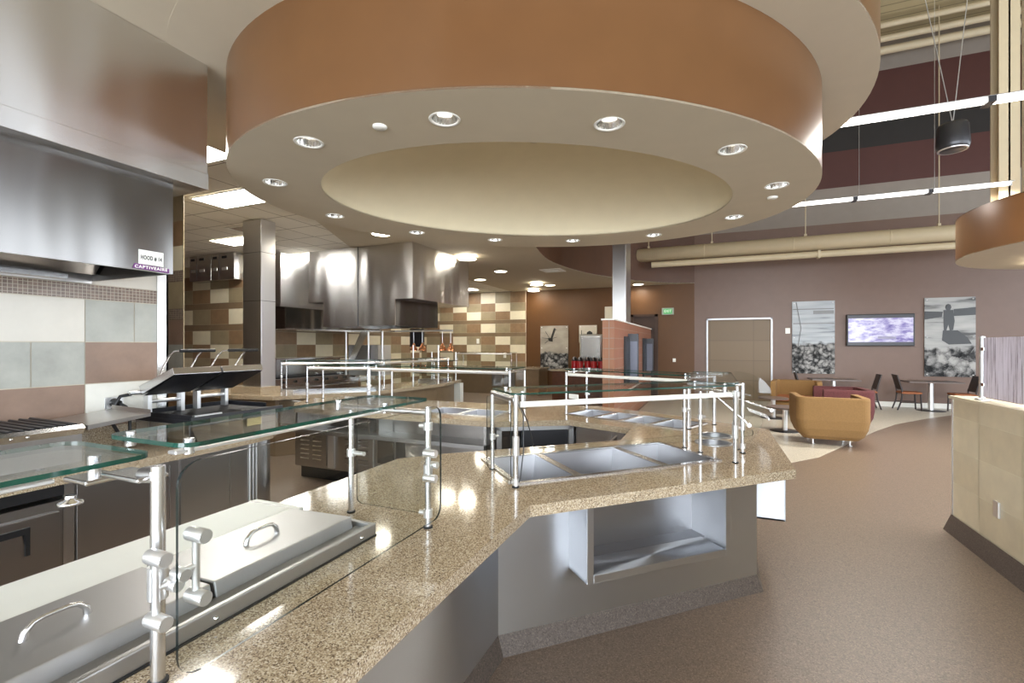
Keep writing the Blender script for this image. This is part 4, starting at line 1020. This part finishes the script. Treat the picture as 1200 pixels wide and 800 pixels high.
# television
tv_m, nt, b = mat('television_picture')
vec = coords(nt,(1.3,1,3.2)); no = N(nt,'ShaderNodeTexNoise', Scale=2.6, Detail=7.0, Roughness=.65); nt.links.new(vec, no.inputs['Vector'])
c = ramp(nt, no.outputs['Fac'], [(.32,lin(86,76,150)),(.45,lin(150,140,196)),(.56,lin(212,208,236)),(.7,lin(246,246,252))])
b.inputs['Base Color'].default_value = (.02,.02,.02,1); nt.links.new(c, b.inputs['Emission Color']); b.inputs['Emission Strength'].default_value = .62; b.inputs['Roughness'].default_value = .15
e = empty('television','wall mounted flat television showing a pale purple picture','television',(4.26,15.69,1.64))
MB().box(-.755,.755,-.05,.04,0,.87).build('bezel', M['black'], e, bev=.01)
MB().box(-.72,.72,-.054,-.05,.11,.76).build('picture', tv_m, e)
m = MB(); m.box(-.72,.72,-.0535,-.05,.03,.11); m.box(-.72,.72,-.0535,-.05,.76,.84); m.build('letterbox', M['darkgrey'], e)
m = MB(); m.box(-.05,.35,-.056,-.054,.19,.26); m.build('caption_bar', plain('caption_grey', lin(150,146,170), .4), e)
tag(MB().box(2.03,2.15,15.73,15.748,2.0,2.16).build('wall_switch', M['white'], bev=.004),'white wall plate between the taupe door and the bridge print','switch')
tag(MB().box(-1.09,-1.0,15.715,15.734,1.13,1.24).build('wall_socket', M['white'], bev=.003),'small white outlet on the wall right of the dark door','wall socket')
e = empty('exit_sign','lit green exit sign above the dark doorway','sign',(-1.235,15.70,2.63))
MB().box(-.18,.18,-.04,.03,0,.215).build('housing', M['exitface'], e, bev=.004)
MB().box(-.125,.125,-.044,-.04,.03,.185).build('face', M['exitgreen'], e)
text('lettering','EXIT',.12,M['white'],e,faceY(0,-.045,.108),.21,.003)
tag(MB().box(1.985,2.0,4.645,4.72,.37,.49).build('wall_socket', M['alu'], bev=.003),'steel outlet low on the ivory tiled half wall','wall socket')

# patterned screen on half wall
sm, nt, b = mat('reed_pattern_glass')
no = N(nt,'ShaderNodeTexNoise', Scale=1.0, Detail=5.0, Roughness=.7, Distortion=.3); nt.links.new(coords(nt,(60,60,2.2)), no.inputs['Vector'])
nt.links.new(ramp(nt, no.outputs['Fac'], [(.30,lin(100,90,92)),(.40,lin(170,162,166)),(.48,lin(216,211,216)),(.75,lin(232,228,234))]), b.inputs['Base Color'])
b.inputs['Roughness'].default_value = .2
tl = N(nt,'ShaderNodeBsdfTranslucent'); mxs = N(nt,'ShaderNodeMixShader'); mxs.inputs[0].default_value = .6
lk = b.inputs['Base Color'].links[0].from_socket; nt.links.new(lk, tl.inputs['Color']); nt.links.new(b.outputs[0], mxs.inputs[1]); nt.links.new(tl.outputs[0], mxs.inputs[2])
nt.links.new(mxs.outputs[0], [n_ for n_ in nt.nodes if n_.type=='OUTPUT_MATERIAL'][0].inputs[0])
e = empty('divider_screen','reed patterned panel standing on the ivory half wall','divider screen',(2.07,5.08,1.215))
MB().box(-.006,.006,-4.5,-.035,.03,.515).build('panel', sm, e)
m = MB(); m.tube([(0,0,0),(0,0,.525)],.02,12); m.lathe([(.045,0),(.045,.012),(.02,.016)], c=(0,0,0), seg=16); m.build('post', M['alu'], e)
for z in (.13,.42): MB().box(-.015,.015,-.06,-.01,z-.015,z+.015).build('clip', M['chrome'], e, bev=.003)

# ================================================================== DINING FURNITURE
def armchair(label, loc_, rz, fab, seatm):
    """faces local +x; back at -x"""
    e = empty('armchair', label, 'armchair', loc_, rz, 'boxy lounge armchairs')
    def Upoly(k, hw=.52, dp=.70, th=.10, r=.13):
        o = []; hw *= k; x0 = -.44*k; x1 = .40*k
        o.append((x1,-hw))
        for i in range(7): a = -PI/2-i*PI/12; o.append((x0+r+r*math.cos(a), -hw+r+r*math.sin(a)))
        for i in range(7): a = PI-i*PI/12; o.append((x0+r+r*math.cos(a), hw-r+r*math.sin(a)))
        o.append((x1,hw)); 
        q = [(x1,hw-th),(x0+th+.05,hw-th),(x0+th,hw-th-.05),(x0+th,-hw+th+.05),(x0+th+.05,-hw+th),(x1,-hw+th)]
        return o+q
    levels = [(.10,.76),(.16,.87),(.28,.96),(.42,1.0),(.77,1.0),(.80,.985)]
    polys = [Upoly(k) for _,k in levels]; n = len(polys[0]); m = MB(); vs = []
    for (z,_),p in zip(levels,polys): vs += [(x,y,z) for x,y in p]
    fs = [(i*n+j,i*n+(j+1)%n,(i+1)*n+(j+1)%n,(i+1)*n+j) for i in range(len(levels)-1) for j in range(n)]
    m.add(vs,fs,smooth=False)
    t = tessellate_polygon([[Vector((x,y,0)) for x,y in polys[-1]]]); o = (len(levels)-1)*n
    m.f += [[o+i for i in tr] for tr in t]; m.m += [0]*len(t); m.sm += [False]*len(t)
    t = tessellate_polygon([[Vector((x,y,0)) for x,y in polys[0]]])
    m.f += [list(tr)[::-1] for tr in t]; m.m += [0]*len(t); m.sm += [False]*len(t)
    m.build('shell', fab, e, fix=True)
    MB().box(-.33,.33,-.40,.40,.13,.33).build('seat_base', fab, e, bev=.02)
    MB().box(-.33,.38,-.415,.415,.33,.43).build('seat_cushion', seatm, e, bev=.03, seg=3)
    for x in (-.24,.22):
        for y in (-.26,.26):
            m = MB(); m.tube([(x,y,.012),(x,y,.12)],.016,10); m.lathe([(.001,0),(.035,0),(.035,.008),(.016,.012)], c=(x,y,0), seg=14); m.build('foot', M['alu'], e)
    return e
armchair('mustard armchair turned away from the viewer, nearest of the lounge chairs',(1.86,9.52,.003),math.radians(90),M['mustard'],M['wine'])
armchair('maroon fabric armchair partly hidden behind the nearest mustard one',(2.42,11.2,.003),math.radians(180),M['wine'],M['wine'])
armchair('mustard armchair facing the viewer in front of the taupe door',(1.92,13.1,.003),math.radians(-100),M['mustard'],M['seatbrown'])
def pedestal_table(name, label, loc_, rz, poly, h, r, base, cat, group):
    e = empty(name, label, cat, loc_, rz, group)
    MB().prism(poly,h-.03,h).build('tabletop', M['tabletop'], e, bev=.006)
    MB().tube([(0,0,.02),(0,0,h-.03)],r,16).build('pedestal', M['alu'], e)
    MB().lathe([(.001,.022),(base*.5,.02),(base,.008),(base,0)], seg=28).build('base_plate', M['darkgrey'], e)
    return e
pedestal_table('side_table','low round side table beside the nearest mustard armchair',(1.34,10.45,.003),0,circ((0,0),.31,28),.47,.045,.26,'side table','low side tables')
pedestal_table('side_table','low round side table in front of the farther mustard armchair',(1.33,12.2,.003),0,circ((0,0),.31,28),.47,.045,.26,'side table','low side tables')
rect = [(-.55,-.36),(.55,-.36),(.55,.36),(-.55,.36)]
pedestal_table('dining_table','dining table against the wall below the print of the figure',(5.16,15.1,.003),0,rect,.745,.06,.30,'table','dining tables')
pedestal_table('dining_table','dining table against the wall below the television, behind the armchairs',(3.08,15.1,.003),0,rect,.745,.06,.30,'table','dining tables')
def dining_chair(label, loc_, rz):
    e = empty('dining_chair', label, 'chair', loc_, rz, 'dark wooden dining chairs')
    MB().box(-.2,.22,-.21,.21,.42,.47).build('seat', M['seatbrown'], e, bev=.015)
    m = MB(); m.add([(-.20,-.2,.52),(-.20,.2,.52),(-.30,.2,.90),(-.30,-.2,.90),(-.17,-.2,.52),(-.17,.2,.52),(-.275,.2,.90),(-.275,-.2,.90)],[(0,3,2,1),(4,5,6,7),(0,1,5,4),(2,3,7,6),(1,2,6,5),(3,0,4,7)])
    m.build('backrest', M['darkwood'], e)
    for y in (-.19,.19):
        MB().tube([(-.28,y,0),(-.2,y,.25),(-.18,y,.45),(-.21,y,.60)],.018,8).build('leg', M['darkwood'], e)
        MB().tube([(.21,y,0),(.19,y,.44)],.018,8).build('leg', M['darkwood'], e)
        MB().tube([(-.22,y,.2),(.2,y,.2)],.012,6).build('stretcher', M['darkwood'], e)
    return e
dining_chair('dark wooden chair with rust seat left of the table below the figure print',(4.70,15.08,.003),0)
dining_chair('dark wooden chair with rust seat beside the half wall, right of its table',(5.72,14.95,.003),PI)
dining_chair('dark wooden chair behind the maroon armchair, right of its table',(3.78,15.0,.003),PI)
dining_chair('dark wooden chair below the bridge print, left of its table',(2.45,15.0,.003),0)

# ================================================================== CEILING FITTINGS
POW = dict(panel=26, ring=2.0, lens=7, tube=110)
def area(name, loc_, sx, sy, power, col, rz=0, shape='RECTANGLE', spread=PI):
    L = bpy.data.lights.new(name,'AREA'); L.shape = shape; L.size = sx; L.size_y = sy; L.energy = power; L.color = col; L.spread = spread
    o = bpy.data.objects.new(name, L); COL.objects.link(o); o.location = loc_; o.rotation_euler = (0,0,rz); return o
warm = (1,.92,.78); white = (1,.96,.90)
names = ['beside the near steel hood, highest','left of the oval ring, above the column','left of the column','right of the column','far back behind the island hood']
for (x0,x1,y0,y1),lb in zip(((-4.95,-3.80,2.86,3.36),(-6.35,-5.17,4.06,4.58),(-8.6,-7.45,5.84,6.37),(-8.36,-7.2,7.44,7.98),(-8.6,-7.5,14.3,14.85)),names):
    e = empty('ceiling_panel_light','square white ceiling panel light '+lb,'ceiling light',((x0+x1)/2,(y0+y1)/2,3.615),0,'kitchen ceiling panels')
    w,h = (x1-x0)/2,(y1-y0)/2
    MB().prism([(-w,-h),(w,-h),(w,h),(-w,h)],-.012,.0,holes=[[(-w+.02,-h+.02),(w-.02,-h+.02),(w-.02,h-.02),(-w+.02,h-.02)]]).build('frame', M['white'], e)
    MB().box(-w+.02,w-.02,-h+.02,h-.02,-.008,-.002).build('diffuser', M['panel'], e)
    area('panel_lamp',((x0+x1)/2,(y0+y1)/2,3.598),x1-x0-.06,y1-y0-.06,POW['panel'],white)
pl = ['front left of the ring','left of the front middle of the ring','right of the front middle of the ring','front right of the ring','rightmost on the ring','rear right of the ring','third from right at the ring rear','right of the ring rear middle','left of the ring rear middle','second from left at the ring rear','rear left of the ring','leftmost on the ring']
first = None
for (x,y),lb in zip(lights_uv,pl):
    lab = 'round recessed downlight, '+lb
    if first is None:
        first = empty('recessed_downlight',lab,'downlight',(x,y,ZR),0,'downlights in the oval ring')
        MB().lathe([(.072,.012),(.074,0),(.088,-.004),(.09,.0),(.09,.003)], seg=28).build('trim_ring', M['white'], first)
        MB().lathe([(.073,.004),(.066,.05),(.05,.10),(.001,.102)], seg=24, smooth=True).build('reflector', M['reflector'], first)
        MB().lathe([(.001,.045),(.035,.05),(.045,.065),(.03,.10)], seg=18).build('lamp', M['downlens'], first)
    else: dup(first,(x,y,ZR),0,lab)
    L = bpy.data.lights.new('ring_lamp','SPOT'); L.energy = POW['ring']*4; L.spot_size = math.radians(100); L.spot_blend = .7; L.color = warm; L.shadow_soft_size = .05
    o = bpy.data.objects.new('ring_lamp',L); COL.objects.link(o); o.location = (x,y,ZR+.03)
for (x,y),lb in zip(((-1.783,2.233),(.498,4.627)),('left at the front of the ring underside','beside the rightmost ring downlight')):
    tag(MB().lathe([(.001,-.014),(.035,-.013),(.042,-.006),(.042,.0)], c=(x,y,ZR), seg=20).build('smoke_detector', M['white']),'small white detector disc, '+lb,'detector')
rl = [((-4.85,9.0),1,'beside the island hood, largest'),((-5.05,11.2),0,'second row behind the hood'),((-6.25,12.4),0,'farther left near the far tiles'),((-4.95,13.7),1,'middle of the far group, upper'),((-4.75,14.4),0,'right of the far group'),((-5.6,15.2),1,'farthest, at the brown wall corner'),((-5.25,6.62),0,'peeking behind the ring rim'),((-2.1,15.3),0,'right of the column on the far soffit')]
for (x,y),drop,lb in rl:
    e = empty('round_ceiling_light','glowing round soffit light, '+lb,'ceiling light',(x,y,3.598),0,'round soffit lights')
    r = .17
    if drop:
        MB().lathe([(.001,-.075),(r+.02,-.075),(r+.025,-.065),(.001,-.064)], seg=28).build('glass_disc', M['lens'], e)
        MB().lathe([(r-.02,0),(r-.02,-.03),(.001,-.03)], seg=28).build('lamp_housing', M['lens'], e)
    else:
        MB().lathe([(r+.02,0),(r+.01,-.012),(r-.01,-.014)], seg=28).build('trim_ring', M['white'], e)
        MB().lathe([(.001,-.010),(r-.01,-.010)], seg=28).build('lens', M['lens'], e)
    area('round_lamp',(x,y,3.50),.3,.3,POW['lens'],warm,shape='DISK')
for (x,y),lb in (((4.55,9.2),'nearer glowing round light under the right drum'),((4.75,9.75),'farther glowing round light under the right drum')):
    e = empty('round_ceiling_light',lb,'ceiling light',(x,y,ZR),0,'drum soffit lights')
    MB().lathe([(.001,-.07),(.19,-.07),(.195,-.06),(.001,-.059)], seg=28).build('glass_disc', M['lens'], e)
    MB().lathe([(.15,0),(.15,-.03),(.001,-.03)], seg=28).build('lamp_housing', M['lens'], e)
    area('round_lamp',(x,y,ZR-.1),.3,.3,22,warm,shape='DISK')
e = empty('air_diffuser','square white air diffuser in the far kitchen soffit','air vent',(-3.75,11.6,3.597))
MB().prism([(-.28,-.28),(.28,-.28),(.28,.28),(-.28,.28)],-.01,0,holes=[[(-.2,-.2),(.2,-.2),(.2,.2),(-.2,.2)]]).build('frame', M['white'], e)
for i in range(4): MB().box(-.19,.19,-.17+i*.1,-.12+i*.1,-.02,-.012).build('slat', M['white'], e)
e = empty('air_diffuser','square air diffuser in the tile ceiling left of the steel column','air vent',(-7.15,5.6,3.618))
MB().prism([(-.28,-.28),(.28,-.28),(.28,.28),(-.28,.28)],-.012,0,holes=[[(-.24,-.24),(.24,-.24),(.24,.24),(-.24,.24)]]).build('frame', M['white'], e)
m = MB(); m.box(-.24,.24,-.24,.24,-.006,-.002); m.build('face', M['t_band'], e)
# linear pendants
def pendant(label, x0, x1, y, z):
    e = empty('linear_pendant', label, 'pendant light', ((x0+x1)/2,y,z), 0, 'long linear pendants')
    w = (x1-x0)/2; nseg = max(2,round((x1-x0)/1.22))
    m = MB(); m.box(-w,w,-.08,.08,.0,.012); m.box(-w,w,-.008,.008,-.05,.0); m.build('housing', M['alu'], e)
    for i in range(nseg):
        a = -w+2*w*i/nseg; b_ = -w+2*w*(i+1)/nseg
        for s_ in (-1,1): MB().tube([(a+.04,s_*.045,-.025),(b_-.04,s_*.045,-.02)],.015,8).build('tube_lamp', M['tube'], e)
        if i: MB().box(a-.035,a+.035,-.085,.085,-.055,.005).build('joiner', M['darkgrey'], e)
        MB().tube([((a+b_)/2-.45,0,.01),((a+b_)/2-.45,0,9.94-z)],.0035,5).build('wire', M['alu'], e)
    area('pendant_lamp',((x0+x1)/2,y,z-.06),x1-x0,.16,POW['tube'],white)
    return e
pendant('long double tube pendant light nearer the viewer, upper right',1.2,4.2,6.5,4.25)
pendant('long double tube pendant light farther back, above the duct',1.3,4.42,9.95,4.25)
# hanging speaker
e = empty('hanging_speaker','black barrel speaker hanging on two slanted cables','speaker',(2.86,7.72,4.16))
MB().lathe([(.001,0),(.145,.0),(.16,.02),(.17,.06),(.155,.30),(.14,.33),(.001,.33)], seg=28).build('body', M['darkgrey'], e)
MB().lathe([(.13,-.004),(.15,-.006),(.15,.01)], seg=28).build('rim', M['alu'], e)
for x in (-.9,.5): MB().tube([(0,0,.33),(x,0,5.75)],.006,5).build('cable', M['alu'], e)
# columns on the drum
for (x,y),w,lb in (((4.485,10.3),.13,'cream steel post standing on the right drum, nearer one'),((4.95,10.55),.10,'cream steel post standing on the right drum at the frame edge')):
    e = empty('steel_post', lb, 'post', (x,y,3.57))
    m = MB(); m.box(-w,w,-w,-w+.02,0,6.38); m.box(-w,w,w-.02,w,0,6.38); m.box(-.012,.012,-w,w,0,6.38); m.build('beam', M['cream'], e)
    MB().box(-w-.04,w+.04,-w-.04,w+.04,0,.02).build('base_plate', M['cream'], e)
# ducts
e = empty('air_duct','long cream round air duct running in front of the brown wall','duct',(-2.05,14.6,4.37))
MB().tube([(0,0,.0),(.03,0,0),(8.6,0,0)],[.15,.20,.20],28).build('main_duct', M['cream'], e)
for x in (1.9,4.1,6.2): MB().lathe([(.201,-.012),(.207,-.008),(.207,.008),(.201,.012)], c=(x,0,0), seg=28, axis='x').build('seam_band', M['cream'], e)
for x in (.35,2.1,4.4,7.2):
    m = MB(); m.tube([(x,0,.2),(x,0,5.58)],.012,6); m.box(x-.03,x+.03,-.03,.03,.18,.26); m.build('hanger_rod', M['cream'], e)
e = empty('branch_pipe','slimmer cream pipe below the round duct','pipe',(-1.6,14.5,4.05))
MB().tube([(0,0,0),(8.2,0,0)],.085,18).build('pipe', M['cream'], e)
MB().box(4.2,4.26,-.095,.095,-.1,.1).build('joint', M['cream'], e)
for x,lb in ((3.6,'upper'),):
    pass
for i,(y,z,r) in enumerate(((15.25,9.45,.10),(14.95,9.6,.08),(14.5,9.7,.07))):
    tag(MB().tube([(-4,y,z),(11.5,y,z)],r,12).build('overhead_pipe', M['cream']),'cream pipe running under the roof deck, %s of three'%['thickest','middle','thinnest'][i],'pipe','roof pipes')

# ================================================================== LIGHT AND WORLD
w = bpy.data.worlds.new('daylight'); sc.world = w; w.use_nodes = True
nt = w.node_tree; bg = nt.nodes['Background']
sky = N(nt,'ShaderNodeTexSky'); sky.sky_type = 'HOSEK_WILKIE'; sky.turbidity = 6; sky.sun_direction = Vector((.3,.2,.8)).normalized()
mx = N(nt,'ShaderNodeMix', data_type='RGBA'); mx.inputs['Factor'].default_value = .75; nt.links.new(sky.outputs[0], mx.inputs[6]); mx.inputs[7].default_value = (.85,.92,1,1)
nt.links.new(mx.outputs[2], bg.inputs['Color']); bg.inputs['Strength'].default_value = 2.6
# daylight entering through the windows
for a,b,za,zb in wins_b:
    L = bpy.data.lights.new('window_daylight','AREA'); L.shape='RECTANGLE'; L.size=b-a-.1; L.size_y=zb-za-.1; L.energy=300; L.color=(.86,.93,1)
    o = bpy.data.objects.new('window_daylight',L); COL.objects.link(o); o.location=((a+b)/2,-4.98,(za+zb)/2); o.rotation_euler=(PI/2,0,0)
for a,b,za,zb in wins_r:
    L = bpy.data.lights.new('window_daylight','AREA'); L.shape='RECTANGLE'; L.size=b-a-.1; L.size_y=zb-za-.1; L.energy=120; L.color=(.86,.93,1)
    o = bpy.data.objects.new('window_daylight',L); COL.objects.link(o); o.location=(11.58,(a+b)/2,(za+zb)/2); o.rotation_euler=(PI/2,0,PI/2)
for o in sc.objects:
    if o.type == 'LIGHT': o['label'] = 'light'
vs_ = sc.view_settings; vs_.view_transform = 'Standard'; vs_.look = 'None'; vs_.gamma = 1; vs_.use_curve_mapping = False; vs_.exposure = 0.78
cy = sc.cycles; cy.use_denoising = True; cy.max_bounces = 10; cy.transparent_max_bounces = 24; cy.diffuse_bounces = 5; cy.glossy_bounces = 5; cy.sample_clamp_indirect = 6
